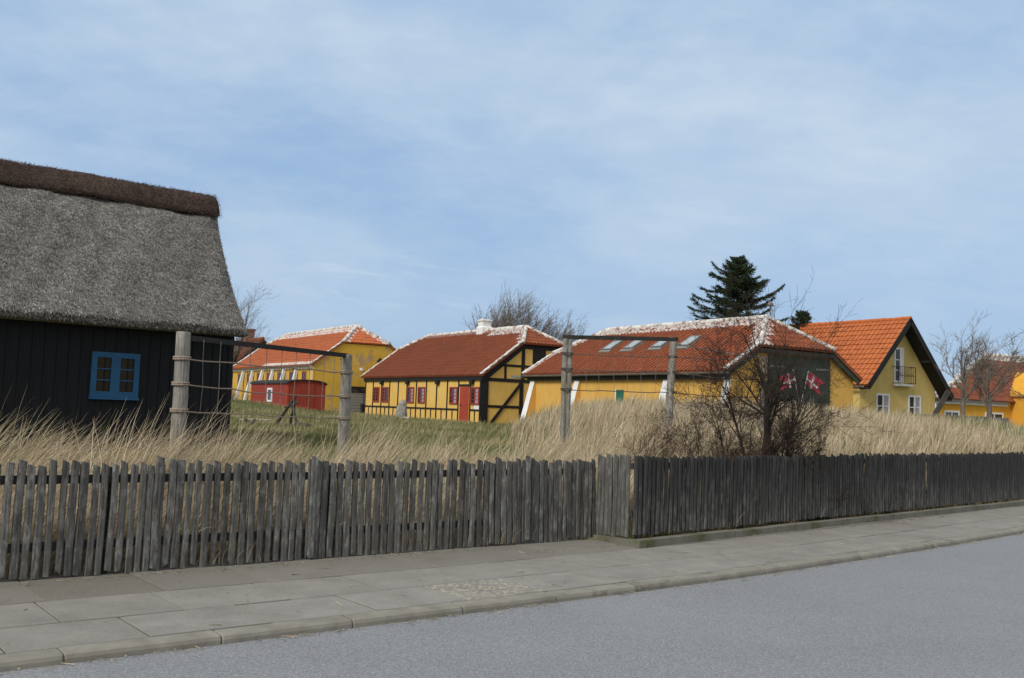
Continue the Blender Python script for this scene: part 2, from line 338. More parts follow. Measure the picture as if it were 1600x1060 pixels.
def make_street():
    m = MB(); L = off_line(KP, -.17); n = len(L); far = off_line(KP, -60)
    far = [p-np.array((0, 0)) for p in far]
    for i in range(n-1): m.poly([(*far[i], -.065), (*far[i+1], -.065), (*L[i+1], -.065), (*L[i], -.065)])
    tag(m.build('road', M['asphalt']), kind='structure')
    # pavement base
    m = MB(); A = off_line(KP, -.02); B = off_line(KP, 3.4)
    for i in range(n-1): m.poly([(*A[i], -.014), (*A[i+1], -.014), (*B[i+1], -.014), (*B[i], -.014)])
    tag(m.build('pavement_bed', M['joint']), kind='structure')
    # kerbstones
    m = MB(); d = K0-14.2
    while d < K0+40:
        g = .0035; dz = random.uniform(-.003, .003); j = random.uniform(-.004, .004)
        p = lambda dd, o: KL.at(dd, o)
        d0, d1 = d+g, d+1.0-g
        prof = [(-.172, -.16), (-.169, -.035), (-.160, -.012), (-.142, -.002), (-.006, 0), (-.006, -.16)]
        ring = []
        for dd in (d0, d0+.012, d1-.012, d1):
            e = .004 if dd in (d0, d1) else 0
            ring.append([(*p(dd, o+j+(e if o < -.1 else 0)), z+dz-(e if z > -.1 else 0)) for o, z in prof])
        o0 = len(m.v)
        for r in ring: m.v += r
        k = len(prof)
        for a in range(3):
            for b in range(k): b2 = (b+1) % k; m.face((o0+a*k+b, o0+(a+1)*k+b, o0+(a+1)*k+b2, o0+a*k+b2))
        m.face([o0+b for b in range(k)]); m.face([o0+3*k+b for b in range(k)][::-1])
        d += 1.0
    tag(m.build('kerb', M['kerb']), kind='structure')
    # slabs: rows along kerb
    m = MB()
    rows = [(.008, .70, -1.49), (.715, 1.49, -1.0), (1.505, 2.9, -.42)]
    for r, (o0, o1, j0) in enumerate(rows):
        d = K0+j0-.87*14
        while d < K0+34:
            ln = .87 if r < 2 else .9
            tz = [random.uniform(-.0035, .0035) for _ in range(4)]
            g = .005; e = .006
            tint = max(0, min(.8, random.gauss(.12, .12)))+(.55 if r == 2 else 0)
            al = d-K0
            wh = 0.
            c = [(d+g, o0+.003), (d+ln-g, o0+.003), (d+ln-g, o1-.003), (d+g, o1-.003)]
            if r == 0 and 1.55 < al+.4 < 2.9: wh = 1.
            top = [(*KL.at(dd, oo), tz[i]) for i, (dd, oo) in enumerate([(d+g+e, o0+e), (d+ln-g-e, o0+e), (d+ln-g-e, o1-e), (d+g+e, o1-e)])]
            mid = [(*KL.at(dd, oo), tz[i]-.005) for i, (dd, oo) in enumerate(c)]
            bot = [(x, y, -.04) for x, y, _ in mid]
            b = len(m.v); m.v += top+mid+bot
            m.face((b, b+1, b+2, b+3), 0, (min(tint, 1), wh))
            for i in range(4):
                i2 = (i+1) % 4; m.face((b+4+i, b+4+i2, b+i2, b+i), 0, (min(1, tint+.2), 0)); m.face((b+8+i, b+8+i2, b+4+i2, b+4+i), 0, (.9, 0))
            d += ln
    tag(m.build('pavement', M['slab'], attrs=True), kind='structure')
make_street()

# ------------------------------------------------------------------ picket fences
def picket(length, w, th, lean, side_lean, top_cut, broken, rnd):
    """irregular split picket, local origin at base centre; x along fence, y front(-)"""
    m = MB(); n = 8; rings = 8; o = 0
    prof = []
    for k in range(n):
        a = 2*math.pi*(k+.5)/n; cx = math.copysign(abs(math.cos(a))**.55, math.cos(a)); cy = math.copysign(abs(math.sin(a))**.6, math.sin(a))
        prof.append([cx*w/2*rnd.uniform(.9, 1.06), cy*th/2*rnd.uniform(.85, 1.1)])
    wob = rnd.uniform(-.006, .006); wob2 = rnd.uniform(-.004, .004)
    zs = [0, .05, .18, .4, .6, .8, .95, 1.]
    for i, z in enumerate(zs):
        fw = 1+rnd.uniform(-.05, .05)-(.05 if i == len(zs)-1 else 0)
        for k, (px, py) in enumerate(prof):
            zz = z*length
            if i == len(zs)-1: zz += top_cut*px/(w/2)+rnd.uniform(-.004, .004)
            if i == 0: zz += (rnd.uniform(0, broken) if broken else 0)
            x = px*fw+side_lean*z*length+wob*math.sin(z*6+1); y = py*fw-lean*z+wob2*math.sin(z*5)
            m.v.append((x, y, zz))
    for i in range(len(zs)-1):
        for k in range(n): k2 = (k+1) % n; m.face((i*n+k, i*n+k2, (i+1)*n+k2, (i+1)*n+k))
    m.face(list(range(n))[::-1]); m.face([(len(zs)-1)*n+k for k in range(n)])
    return m
def fence(name, label, pts, matname, step, w, h, zb, lean_fn, seed, group=None, extra=(), gapfn=None, rails=True, brk=.35):
    rnd = random.Random(seed); Lf = Line([np.array(p) for p in pts]); tot = Lf.c[-1]
    ang0 = math.atan2(pts[-1][1]-pts[0][1], pts[-1][0]-pts[0][0])
    root = empty(name, (pts[0][0], pts[0][1], 0), 0, label, 'fence', group)
    base = Vector((pts[0][0], pts[0][1], 0))
    d = w/2; k = 0
    while d < tot-w*.3:
        ww = w*rnd.uniform(.84, 1.14); hh = h*rnd.uniform(.972, 1.02)
        p = Lf.at(d); q = Lf.at(min(d+.05, tot)); q0 = Lf.at(max(d-.05, 0)); an = math.atan2(q[1]-q0[1], q[0]-q0[0])
        bz = zb(d)
        broken = rnd.uniform(.02, .07) if rnd.random() < brk else 0
        m = picket(hh, ww, .034*rnd.uniform(.85, 1.2), rnd.uniform(.0, .012), lean_fn(d)+rnd.gauss(0, .007), -rnd.uniform(.006, .018), broken, rnd)
        mn = matname if not callable(matname) else matname(d, rnd)
        o = m.build('picket', M[mn], root); o.location = Vector((p[0], p[1], bz+(rnd.uniform(-.012, .012))))-base; o.rotation_euler = (0, 0, an+rnd.gauss(0, .05))
        d += step*(gapfn(d) if gapfn else 1)*rnd.uniform(.9, 1.1)+(ww-w)*.6; k += 1
    if rails:
        for zr, hr in ((.83, .075), (.26, .075)):
            m = MB(); N = max(2, int(tot/1.2)); offy = .042
            for i in range(len(Lf.P)-1):
                a, b = Lf.P[i], Lf.P[i+1]; t = (b-a)/np.linalg.norm(b-a); nn = np.array((-t[1], t[0]))*offy
                A = a+nn; B = b+nn; za = zb(Lf.c[i])+zr; zb_ = zb(Lf.c[i+1])+zr
                m.beam(Vector((*A, za))-base, Vector((*B, zb_))-base, .045, hr)
            m.build('rail', M['rail'], root)
        d = .25
        while d < tot:
            p = Lf.at(d, .11); m = MB(); z = zb(d)
            m.path([(0, 0, -.3), (0, 0, .4), (.004, 0, .93)], [.045, .045, .042], 8)
            o = m.build('post', M['rail'], root); o.location = Vector((p[0], p[1], z))-base; d += 2.2
    for (dd, dz) in extra:
        p = Lf.at(dd, -.03); q = Lf.at(dd+.05); an = math.atan2(q[1]-Lf.at(dd)[1], q[0]-Lf.at(dd)[0])
        m = picket(h*1.04, w*1.05, .03, .0, lean_fn(dd), -.01, .04, rnd); o = m.build('picket', M[matname if not callable(matname) else 'picket'], root)
        o.location = Vector((p[0], p[1], zb(dd)+dz))-base; o.rotation_euler = (0, 0, an)
    return root
FL0 = OL-TL*1.6
pL = [tuple(FL0), (-4.18, 8.32), (-3.24, 9.07), (-1.88, 10.15), (1.13, 12.5)]
def leanL(d):     # pickets follow the photo: leaning right on the left, slightly left near the corner
    x = d-1.6
    return np.interp(x, [-2, 1, 3, 4.6, 5.5, 6.8], [.01, .012, .0, -.005, -.035, -.03])
fence('picket_fence', 'long grey weathered picket fence with gaps, left of the corner step', pL,
      lambda d, r: 'picket_pale' if r.random() < .24 else 'picket', (.089), .068, .975, lambda d: np.interp(d, [0, 1.6, 5, 8.4], [.01, .01, .005, .01]), leanL, 11,
      extra=((2.85, .01), (4.42, .01), (7.24, .01)),
      gapfn=lambda d: np.interp(d, [0, 6.6, 7.0, 8.4], [1, 1, .82, .8]))
fence('picket_fence', 'short return of pale grey pickets turning the fence corner above the concrete edging', [(1.135, 12.52), (1.50, 12.0)], 'picket_pale', .078, .074, .98, lambda d: .06+.05*d, lambda d: .02, 5, rails=False, brk=.1)
pR = [(1.53, 11.97), (4.95, 15.22), (7.4, 17.52), (10.5, 20.42), (15.5, 25.4), (22.5, 32.5)]
def gapR(d): return np.interp(d, [0, 3, 6, 20], [1., .98, .98, 1.])
def make_right():
    # first 100 pickets as parts, the far rest as one stuff part
    fence('picket_fence', 'long black tarred picket fence standing on a low concrete edging', pR[:3], 'picket_tar', .082, .069, .935, lambda d: .115, lambda d: .0, 21, gapfn=gapR, brk=.1)
make_right()
def far_right_tail():
    root = [o for o in bpy.data.objects if o.name.startswith('picket_fence') and 'black tarred' in o.get('label', '')][0]
    bx, by = root.location[:2]; m = MB(); Lf = Line([np.array(p) for p in pR[2:]]); d = 0.05; rnd = random.Random(3)
    an = math.atan2(.68, .73); c, s_ = math.cos(an), math.sin(an)
    while d < Lf.c[-1]:
        p = Lf.at(d); q = picket(.935*rnd.uniform(.97, 1.02), .069*rnd.uniform(.85, 1.12), .03, .008, rnd.gauss(0, .01), -.012, 0, rnd)
        o = len(m.v); m.v += [(p[0]-bx+x*c-y*s_, p[1]-by+x*s_+y*c, .115+z) for x, y, z in q.v]
        for f in q.f: m.face([o+i for i in f])
        d += .082*rnd.uniform(.92, 1.1)
    tag(m.build('far_picket_run', M['picket_tar'], root), kind='stuff')
    for z in (.945, .375):
        m = MB()
        for a, b in zip(pR[2:], pR[3:]): m.beam((a[0]-bx-.03, a[1]-by+.03, z), (b[0]-bx-.03, b[1]-by+.03, z), .045, .075)
        m.build('rail', M['rail'], root)
far_right_tail()
def edging():
    m = MB(); P = [np.array(p) for p in pR]
    L1 = Line(off_line(P, -.20)); L2 = Line(off_line(P, -.06)); d = -.12
    while d < L1.c[-1]:
        a, b = d+.004, min(d+1.0-.004, L1.c[-1])
        z = .085+random.uniform(-.004, .004)
        A0, A1, B1, B0 = L1.at(a), L1.at(b), L2.at(b), L2.at(a)
        m.hexa([(*A0, -.05), (*A1, -.05), (*B1, -.05), (*B0, -.05), (*A0, z), (*A1, z), (*B1, z), (*B0, z)]); d += 1.0
    q0 = L1.at(-.12); q1 = L2.at(-.12)
    e = np.array((1.02, 12.62)); dr = (q0-e)/np.linalg.norm(q0-e); nn = np.array((-dr[1], dr[0]))*.12
    m.hexa([(*(e-nn*.2), -.05), (*(q0-dr*.01), -.05), (*(q0-dr*.01+nn), -.05), (*(e+nn*.8), -.05), (*(e-nn*.2), .05), (*(q0-dr*.01), .08), (*(q0-dr*.01+nn), .08), (*(e+nn*.8), .05)])
    o = m.build('concrete_edging', M['edging']); tag(o, 'low mossy concrete edging kerb under the black picket fence', 'edging')
edging()

# ------------------------------------------------------------------ grass
def ribbons(name, base, length, az, bend, width, colr, seg, label_kind='stuff', stem=1.0, roll=None):
    """curved ribbons: base (N,3), lean azimuth az, bend 0..1.5 (radians total curl)"""
    N = len(base); t = np.linspace(0, 1, seg+1)
    th = bend[:, None]*(t[None, :]**1.2)*1.0+bend[:, None]*.25            # lean angle from vertical along blade
    dl = length[:, None]/seg
    ds = np.sin(th)*dl; dz = np.cos(th)*dl
    rad = np.concatenate([np.zeros((N, 1)), np.cumsum(ds[:, :-1], 1)], 1); zz = np.concatenate([np.zeros((N, 1)), np.cumsum(dz[:, :-1], 1)], 1)
    X = base[:, 0:1]+rad*np.cos(az)[:, None]; Y = base[:, 1:2]+rad*np.sin(az)[:, None]; Z = base[:, 2:3]+zz
    ra = az+math.pi/2 if roll is None else roll
    w = width[:, None]*np.interp(t, [0, .35, .8, 1], [.8, 1, .7, .12])[None, :]/2
    wx = np.cos(ra)[:, None]*w; wy = np.sin(ra)[:, None]*w
    V = np.empty((N, seg+1, 2, 3)); V[..., 0, 0] = X-wx; V[..., 1, 0] = X+wx; V[..., 0, 1] = Y-wy; V[..., 1, 1] = Y+wy; V[..., 0, 2] = Z; V[..., 1, 2] = Z
    idx = (np.arange(N)[:, None]*(seg+1)+np.arange(seg)[None, :])*2
    F = np.stack([idx, idx+1, idx+3, idx+2], -1).reshape(-1, 4)
    return V.reshape(-1, 3), F, np.repeat(colr, (seg+1)*2, 0)
def np_mesh(name, parts, mat, parent=None):
    V = []; F = []; C = []; o = 0
    for v, f, c in parts: V.append(v); F.append(f+o); C.append(c); o += len(v)
    V = np.concatenate(V); F = np.concatenate(F); C = np.concatenate(C)
    me = bpy.data.meshes.new(name); me.vertices.add(len(V)); me.vertices.foreach_set('co', V.astype(np.float32).ravel())
    me.loops.add(F.size); me.loops.foreach_set('vertex_index', F.astype(np.int32).ravel())
    me.polygons.add(len(F)); me.polygons.foreach_set('loop_start', (np.arange(len(F))*4).astype(np.int32)); me.polygons.foreach_set('loop_total', np.full(len(F), 4, np.int32))
    me.update(calc_edges=True)
    ca = me.attributes.new('col', 'FLOAT_COLOR', 'POINT'); ca.data.foreach_set('color', np.concatenate([C, np.ones((len(C), 1))], 1).astype(np.float32).ravel())
    me.materials.append(mat); o = bpy.data.objects.new(name, me); col.objects.link(o)
    if parent: o.parent = parent
    return o
WIND = math.atan2(.60, .80)
STRAW = np.array((1.15, 1.17, 1.33))*np.array([(.44, .345, .195), (.52, .42, .26), (.36, .275, .145), (.47, .385, .24), (.30, .235, .135), (.40, .33, .20)])
def clumps(n, sfun, afun, hfun, per, colr, bendm=.75, green=.08, wd=.006, seg=5, azs=.45):
    s = sfun(n); a = afun(n)
    x = 1.3+a*.755; y = 12.2+a*.655
    # onto the fence line, then offset by its normal
    s0, _ = sfence(x, y); k = np.clip((a+.3)/.6, 0, 1); nx = NL[0]*(1-k)+NR[0]*k; ny = NL[1]*(1-k)+NR[1]*k
    x = x+nx*(s-s0); y = y+ny*(s-s0)
    X = np.repeat(x, per)+rng.normal(0, .07, n*per); Y = np.repeat(y, per)+rng.normal(0, .07, n*per)
    sf, af = sfence(X, Y); keep = sf > .12
    # keep out of the thatched house and the paths of houses
    lx = (X+5.66)*.766+(Y-20)*.643; ly = (X+5.66)*-.643+(Y-20)*.766
    keep &= ~((lx < .15) & (ly > -.15) & (ly < 6.3))
    keep &= ~((np.abs(af+.25) < .75) & (sf < .75))
    xm = np.clip((X+.2+.3*vnoise(X*2, Y*2))/1.6, 0, 1); keep &= (sf < 4.3+.8*vnoise(X, Y)) | (rng.random(n*per) < xm)
    mid = np.clip((af+5.6)/1.2, 0, 1)*(1-np.clip((X+1.2)/2.6, 0, 1))*np.clip((sf-2.6)/.8, 0, 1)
    L = (1-.55*mid)*np.repeat(hfun(s, a)*rng.uniform(.75, 1.2, n), per)*rng.uniform(.55, 1.12, n*per)
    az = WIND+np.repeat(rng.normal(0, .35, n), per)+rng.normal(0, azs, n*per)
    bend = np.clip(np.repeat(rng.normal(bendm, .18, n), per)+rng.normal(0, .25, n*per), .08, 1.7)
    ci = rng.integers(0, len(colr), n*per); C = colr[ci]*rng.uniform(.75, 1.2, (n*per, 1))*np.repeat(rng.uniform(.82, 1.14, n), per)[:, None]
    g = rng.random(n*per) < np.repeat(np.clip(rng.normal(green, green, n), 0, 1), per); C[g] = np.array((.16, .17, .06))*rng.uniform(.7, 1.3, (g.sum(), 1))
    rad = L*np.sin(np.minimum(bend*.85, 1.5)); st, _ = sfence(X+rad*np.cos(az), Y+rad*np.sin(az)); sm, _ = sfence(X+.5*rad*np.cos(az), Y+.5*rad*np.sin(az))
    keep &= ((st > .03) & (sm > .03)) | (rng.random(n*per) < .012)
    B = np.stack([X, Y, ground(X, Y)-.02], 1)
    view = np.arctan2(Y, X)+math.pi/2
    roll = view+rng.normal(0, .6, n*per)
    W = wd*rng.uniform(.6, 1.4, n*per)*np.clip(np.hypot(X, Y)/11, .8, 2.6)
    k = keep
    return ribbons('g', B[k], L[k], az[k], bend[k], W[k], C[k], seg, roll=roll[k])
def hL(s, a): return np.interp(a, [-12, -9, -5.5, -3.6, -2.0, 0], [1.08, 1.05, 1.08, 1.1, 1.1, 1.0])*np.interp(s, [0, 1.2, 3], [.7, .95, 1.])
def hR(s, a): return np.interp(a, [0, 1.5, 4, 8, 14, 24], [.72, .7, .74, .86, .88, .7])*np.interp(s, [0, 1., 3], [.8, .95, 1.])
U_ = lambda lo, hi: (lambda n: rng.uniform(lo, hi, n))
def Ul(lo, hi, p=1.5): return lambda n: lo+(hi-lo)*rng.random(n)**p
parts = [
    clumps(1000, Ul(.2, 4.2), U_(-12, -3.6), hL, 36, STRAW, 1.12),
    clumps(420, Ul(.2, 4.0), U_(-4.6, .8), hL, 36, STRAW, 1.1, .12),
    clumps(44, U_(.8, 1.9), U_(-5.7, -3.9), lambda s, a: 1.35+0*s, 36, STRAW, 1.0),
    clumps(30, U_(1.4, 3.4), U_(-2.9, -.6), lambda s, a: 1.25+0*s, 36, STRAW, 1.0),
    clumps(110, U_(3.5, 7.5), U_(-12, -5.5), lambda s, a: .8+0*s, 30, STRAW, .75),
    clumps(30, U_(1.6, 4.2), U_(-4.4, .5), lambda s, a: 1.05+0*s, 38, STRAW, .9),
    clumps(1150, Ul(.2, 7.), U_(0., 9.), hR, 34, STRAW, .95, .1),
    clumps(1000, Ul(.2, 9.), U_(7., 19.), hR, 32, STRAW, .6, .08),
    clumps(1000, U_(6, 17.), U_(3., 24.), lambda s, a: np.interp(a, [3, 9], [.6, .8]), 26, STRAW, .6, .14, wd=.0065, seg=4),
    clumps(500, U_(2, 22.), U_(14., 40.), lambda s, a: .75+0*s, 26, STRAW*np.array((.9, .95, .9)), .5, .3, wd=.0075, seg=4),
    clumps(130, U_(.5, 5.), U_(-12, 10), lambda s, a: np.interp(a, [-6, -4.5, 1, 4], [1.2, .85, .8, 1.15]), 5, STRAW*1.1, .55, 0., wd=.0055, seg=6, azs=.3),
]
tag(np_mesh('dune_grass', parts, M['blade']), kind='stuff')
def lawn():
    n = 70000
    d = rng.uniform(13, 58, n)**1.0; px = rng.uniform(-.36, .06, n)
    X = px*d; Y = d
    sf, af = sfence(X, Y); lx = (X+5.66)*.766+(Y-20)*.643; ly = (X+5.66)*-.643+(Y-20)*.766
    # outside houses C and the shed
    cu = (X+1.6)*-.54+(Y-49)*.842; cv = (X+1.6)*.842+(Y-49)*.54
    k = (sf > 4.) & ~((lx < .1) & (ly > -.1) & (ly < 6.3)) & ~((cu > -1.2) & (cv > -.45))
    X, Y = X[k], Y[k]; n = len(X)
    pt = vnoise(X*1.2, Y*1.1)+rng.normal(0, .4, n)
    C = np.where((pt > .38)[:, None], np.array((.31, .265, .14)), np.array((.135, .15, .055)))*rng.uniform(.7, 1.35, (n, 1))
    L = rng.uniform(.07, .2, n)*np.where(pt > .45, 1.5, 1.)
    v = ribbons('l', np.stack([X, Y, ground(X, Y)-.01], 1), L, WIND+rng.normal(0, .8, n), np.clip(rng.normal(.7, .3, n), .1, 1.5), .006*np.clip(Y/11, 1, 3.2), C, 2, roll=np.arctan2(Y, X)+math.pi/2+rng.normal(0, .5, n))
    tag(np_mesh('lawn_grass', [v], M['blade']), kind='stuff')
lawn()
def through_fence():
    # few dry stems and weeds poking out at the fence foot
    P = []
    for (a, n) in ((-2.6, 5), (-1.55, 14), (-1.35, 10), (.75, 2), (1.15, 2), (2.0, 4), (5.1, 4), (7.3, 9), (7.7, 8), (8.9, 5), (-5.0, 5), (-4.6, 3)):
        for _ in range(n):
            aa = a+rng.normal(0, .12); x = 1.3+aa*.755; y = 12.2+aa*.655; s0, _a = sfence(x, y)
            nn = NR if aa > 0 else NL; s = -.03 if aa > .3 else -.02
            P.append((x+nn[0]*(s-s0), y+nn[1]*(s-s0), .02 if aa < .3 else .10))
    P = np.array(P); n = len(P)
    az = math.atan2(-.75, .66)+rng.normal(0, .9, n)
    C = STRAW[rng.integers(0, 6, n)]*rng.uniform(.7, 1.1, (n, 1))
    v = ribbons('w', P, rng.uniform(.1, .34, n), az, np.clip(rng.normal(1., .35, n), .2, 1.7), np.full(n, .006), C, 5)
    tag(np_mesh('weeds', [v], M['blade']), kind='stuff')
through_fence()
def litter():
    # dry stalk bits, leaves and grit swept against the kerb and the fence foot
    V = []; F = []; C = []
    def bit(x, y, z, ln, w, a):
        c, s_ = math.cos(a), math.sin(a); o = len(V)
        for u, v in ((-1, -1), (1, -1), (1, 1), (-1, 1)): V.append((x+u*ln*c-v*w*s_, y+u*ln*s_+v*w*c, z+random.uniform(.0, .010)))
        F.append((o, o+1, o+2, o+3)); k = STRAW[random.randrange(6)]*random.uniform(.35, .95); C.extend([tuple(k)]*4)
    for _ in range(1100):
        d = K0+random.uniform(-3, 14)
        q = random.random()
        if q < .35: p = KL.at(d, -.185-abs(random.gauss(0, .05))); z = -.058
        elif q < .8: p = KL.at(d, 2.36-abs(random.gauss(0, .10))-max(0, d-K0-3.2)*.055-(.42 if d-K0 > 4.1 else 0)); z = .006
        else: p = KL.at(d, random.uniform(0, 2.2)*(1 if d-K0 < 3 else .6)); z = .006
        if random.random() < .4: bit(p[0], p[1], z, random.uniform(.02, .07), .0022, random.uniform(0, 6.3))
        else: bit(p[0], p[1], z, random.uniform(.004, .012), random.uniform(.003, .008), random.uniform(0, 6.3))
    tag(np_mesh('dry_litter', [(np.array(V), np.array(F), np.array(C))], M['blade']), kind='stuff')
litter()

# ------------------------------------------------------------------ roofs and houses
UA = R(32.7)                                   # houses: local x = gable direction, local y = length, away from the street
def tile_plane(m, O, A, Sd, Nn, slen, amin, amax, tw=.23, course=.33, amp=.05, white=None, rnd=random, spt=6, step=.026):
    O, A, Sd, Nn = map(Vector, (O, A, Sd, Nn)); nc = max(1, round(slen/course)); ch = slen/nc
    A0 = min(amin(s*slen/20) for s in range(21)); A1 = max(amax(s*slen/20) for s in range(21))
    nt = max(1, round((A1-A0)/tw)); twd = (A1-A0)/nt
    spt = 6; K = nt*spt
    PH = (0, .09, .28, .48, .68, .86); HT = (0., 1., .92, .5, .16, .03)
    for c in range(nc):
        rows = []; jit = [rnd.uniform(-.006, .006) for _ in range(nt+1)]
        for s_, h in ((c*ch, step), ((c+1)*ch, .004)):
            lo, hi = amin(min(s_, slen)), amax(min(s_, slen)); row = []
            for k in range(K+1):
                a = A0+(k//6+PH[k % 6])*twd; w = amp*HT[k % 6]+jit[min(k//6, nt)]
                a = min(max(a, lo), hi); row.append(O+A*a+Sd*s_+Nn*(h+w))
            rows.append(row)
        o = len(m.v); m.v += [tuple(p) for r in rows for p in r]
        n = K+1
        for t in range(nt):
            tint = rnd.random(); ac = A0+(t+.5)*twd; wv = white(ac, (c+.5)*ch, rnd) if white else 0.
            for k in range(t*spt, (t+1)*spt):
                if (rows[0][k+1]-rows[0][k]).dot(A) < 1e-5 and (rows[1][k+1]-rows[1][k]).dot(A) < 1e-5: continue
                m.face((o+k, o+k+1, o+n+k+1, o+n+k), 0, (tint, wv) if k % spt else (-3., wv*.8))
        # butt ends of the course
        b = len(m.v); m.v += [tuple(p-Nn*(.05 if c == 0 else .03)) for p in rows[0]]
        for k in range(K):
            if (rows[0][k+1]-rows[0][k]).dot(A) > 1e-5: m.face((b+k, b+k+1, o+k+1, o+k), 0, (.25, white(A0+(k//spt+.5)*twd, (c+.5)*ch, rnd)*.7 if white else 0))

class House:
    """gabled (optionally half-hipped) roof in local axes; x across, y along"""
    def __init__(s, W, L, ze, zr, ov=.2, y0=-.2, y1=None, hipf=None, hipd=1.4):
        s.W, s.L, s.ze, s.zr, s.ov, s.y0, s.y1 = W, L, ze, zr, ov, y0, (L+.2 if y1 is None else y1)
        s.hipf, s.hipd = hipf, hipd; s.hw = W/2+ov; s.rise = zr-ze; s.sl = math.hypot(s.hw, s.rise)
        s.zh = ze+s.rise*(hipf if hipf is not None else 1); s.th = -ov+s.hw*(hipf if hipf is not None else 1)
    def slopes(s, mat, root, tw=.23, course=.33, white=None, hwhite=None, seed=1, spt=6, step=.026, amp=.05, slab=None, name='roof', both=True):
        rnd = random.Random(seed); m = MB(); hf = s.hipf if s.hipf is not None else 2.; sh = s.sl*hf
        inset = lambda u: 0 if u <= sh else s.hipd*(u-sh)/(s.sl-sh)
        c, si = s.hw/s.sl, s.rise/s.sl
        for sg in ((1, -1) if both else (1,)):
            ox = -s.ov if sg == 1 else s.W+s.ov
            tile_plane(m, (ox, 0, s.ze), (0, 1, 0), (sg*c, 0, si), (-sg*si, 0, c), s.sl, lambda u: s.y0+inset(u), lambda u: s.y1-inset(u), tw if sg == 1 else .5, course if sg == 1 else .6, white=white if sg == 1 else None, rnd=rnd, spt=spt, step=step, amp=amp)
            pts = [(0, s.y0), (0, s.y1)]
            if s.hipf is not None: pts += [(sh, s.y1), (s.sl, s.y1-s.hipd), (s.sl, s.y0+s.hipd), (sh, s.y0)]
            else: pts += [(s.sl, s.y1), (s.sl, s.y0)]
            e = Vector((sg*si*.07, 0, -c*.07)); q = [Vector((ox+sg*c*u, y, s.ze+si*u))+e*.08 for u, y in pts]
            m.prism(q, e)
        if s.hipf is not None:
            hr = s.zr-s.zh; hl = math.hypot(hr, s.hipd); bw = s.W/2-s.th
            for sg, y in ((1, s.y0), (-1, s.y1)):
                tile_plane(m, (s.W/2, y, s.zh), (sg, 0, 0), (0, sg*s.hipd/hl, hr/hl), (0, -sg*hr/hl, s.hipd/hl), hl, lambda u: -bw*(1-u/hl), lambda u: bw*(1-u/hl), tw, course, white=hwhite, rnd=rnd, spt=spt, step=step, amp=amp)
                e = Vector((0, sg*hr/hl, -s.hipd/hl))*.07
                m.prism([Vector(p)+e*.1 for p in ((s.th, y, s.zh), (s.W-s.th, y, s.zh), (s.W/2, y+sg*s.hipd, s.zr))], e)
        return m.build(name, mat, root, attrs=True)
    def body(s, mat, root, yg, yf, zb=-.3, x0=0., name='wall'):
        m = MB(); k = s.rise/s.hw; zz = lambda x: s.ze+(x+s.ov)*k-.10
        if s.hipf is not None:
            xh = s.th; prof = [(x0, zb), (s.W-x0, zb), (s.W-x0, zz(x0)), (s.W-xh, zz(xh)), (xh, zz(xh)), (x0, zz(x0))]
        else: prof = [(x0, zb), (s.W-x0, zb), (s.W-x0, zz(x0)), (s.W/2, zz(s.W/2)), (x0, zz(x0))]
        m.prism([(x, yg, z) for x, z in prof], (0, yf-yg, 0)); return m.build(name, mat, root)
    def ridge(s, mat, root, r=.13, hips=True, name='ridge_cap', seed=2, verge=True, far=True, step=.4):
        rnd = random.Random(seed); d = s.hipd if s.hipf is not None else 0; m = MB()
        def run(a, b):
            a, b = Vector(a), Vector(b); n = max(1, int((b-a).length/step))
            for i in range(n):
                p = a.lerp(b, i/n); q = a.lerp(b, (i+1.06)/n); rr = r*rnd.uniform(.92, 1.08)
                m.path([p, p.lerp(q, .93), q], [rr*1.08, rr*.96, rr*.9], 8)
        run((s.W/2, s.y0+d, s.zr+.02), (s.W/2, s.y1-d, s.zr+.02))
        if s.hipf is not None and hips:
            for y, yy in ((s.y0, s.y0+d), (s.y1, s.y1-d)):
                for x in (s.th, s.W-s.th): run((x, y, s.zh+.05), (s.W/2, yy, s.zr+.02))
        return m.build(name, mat, root, smooth=True)
    def verge_strip(s, mat, root, y, w=.24, name='verge', sides=(1, -1), th=.05, drop=0.):
        f = s.hipf if s.hipf is not None else 1.; c, si = s.hw/s.sl, s.rise/s.sl
        for sg in sides:
            m = MB(); ox = -s.ov if sg == 1 else s.W+s.ov; a = Vector((ox, y, s.ze)); b = a+Vector((sg*c, 0, si))*s.sl*f; nn = Vector((-sg*si, 0, c))
            n = 14
            for i in range(n):
                p, q = a.lerp(b, i/n), a.lerp(b, (i+1.0)/n); o = nn*(.085+.012*(i % 2)-drop); k = nn*(-th)
                dy = w
                m.hexa([p+o+k, q+o+k, q+o+k+Vector((0, dy, 0)), p+o+k+Vector((0, dy, 0)), p+o, q+o, q+o+Vector((0, dy, 0)), p+o+Vector((0, dy, 0))])
            m.build(name, mat, root)
    def bargeboard(s, mat, root, y, h=.22, t=.04, name='bargeboard', sides=(1, -1), up=.0):
        f = s.hipf if s.hipf is not None else 1.; c, si = s.hw/s.sl, s.rise/s.sl
        for sg in sides:
            m = MB(); ox = -s.ov if sg == 1 else s.W+s.ov; a = Vector((ox, y, s.ze)); b = a+Vector((sg*c, 0, si))*s.sl*f; nn = Vector((-sg*si, 0, c))
            m.hexa([a-nn*h, b-nn*h, b-nn*h+Vector((0, t, 0)), a-nn*h+Vector((0, t, 0)), a+nn*up, b+nn*up, b+nn*up+Vector((0, t, 0)), a+nn*up+Vector((0, t, 0))])
            m.build(name, mat, root)
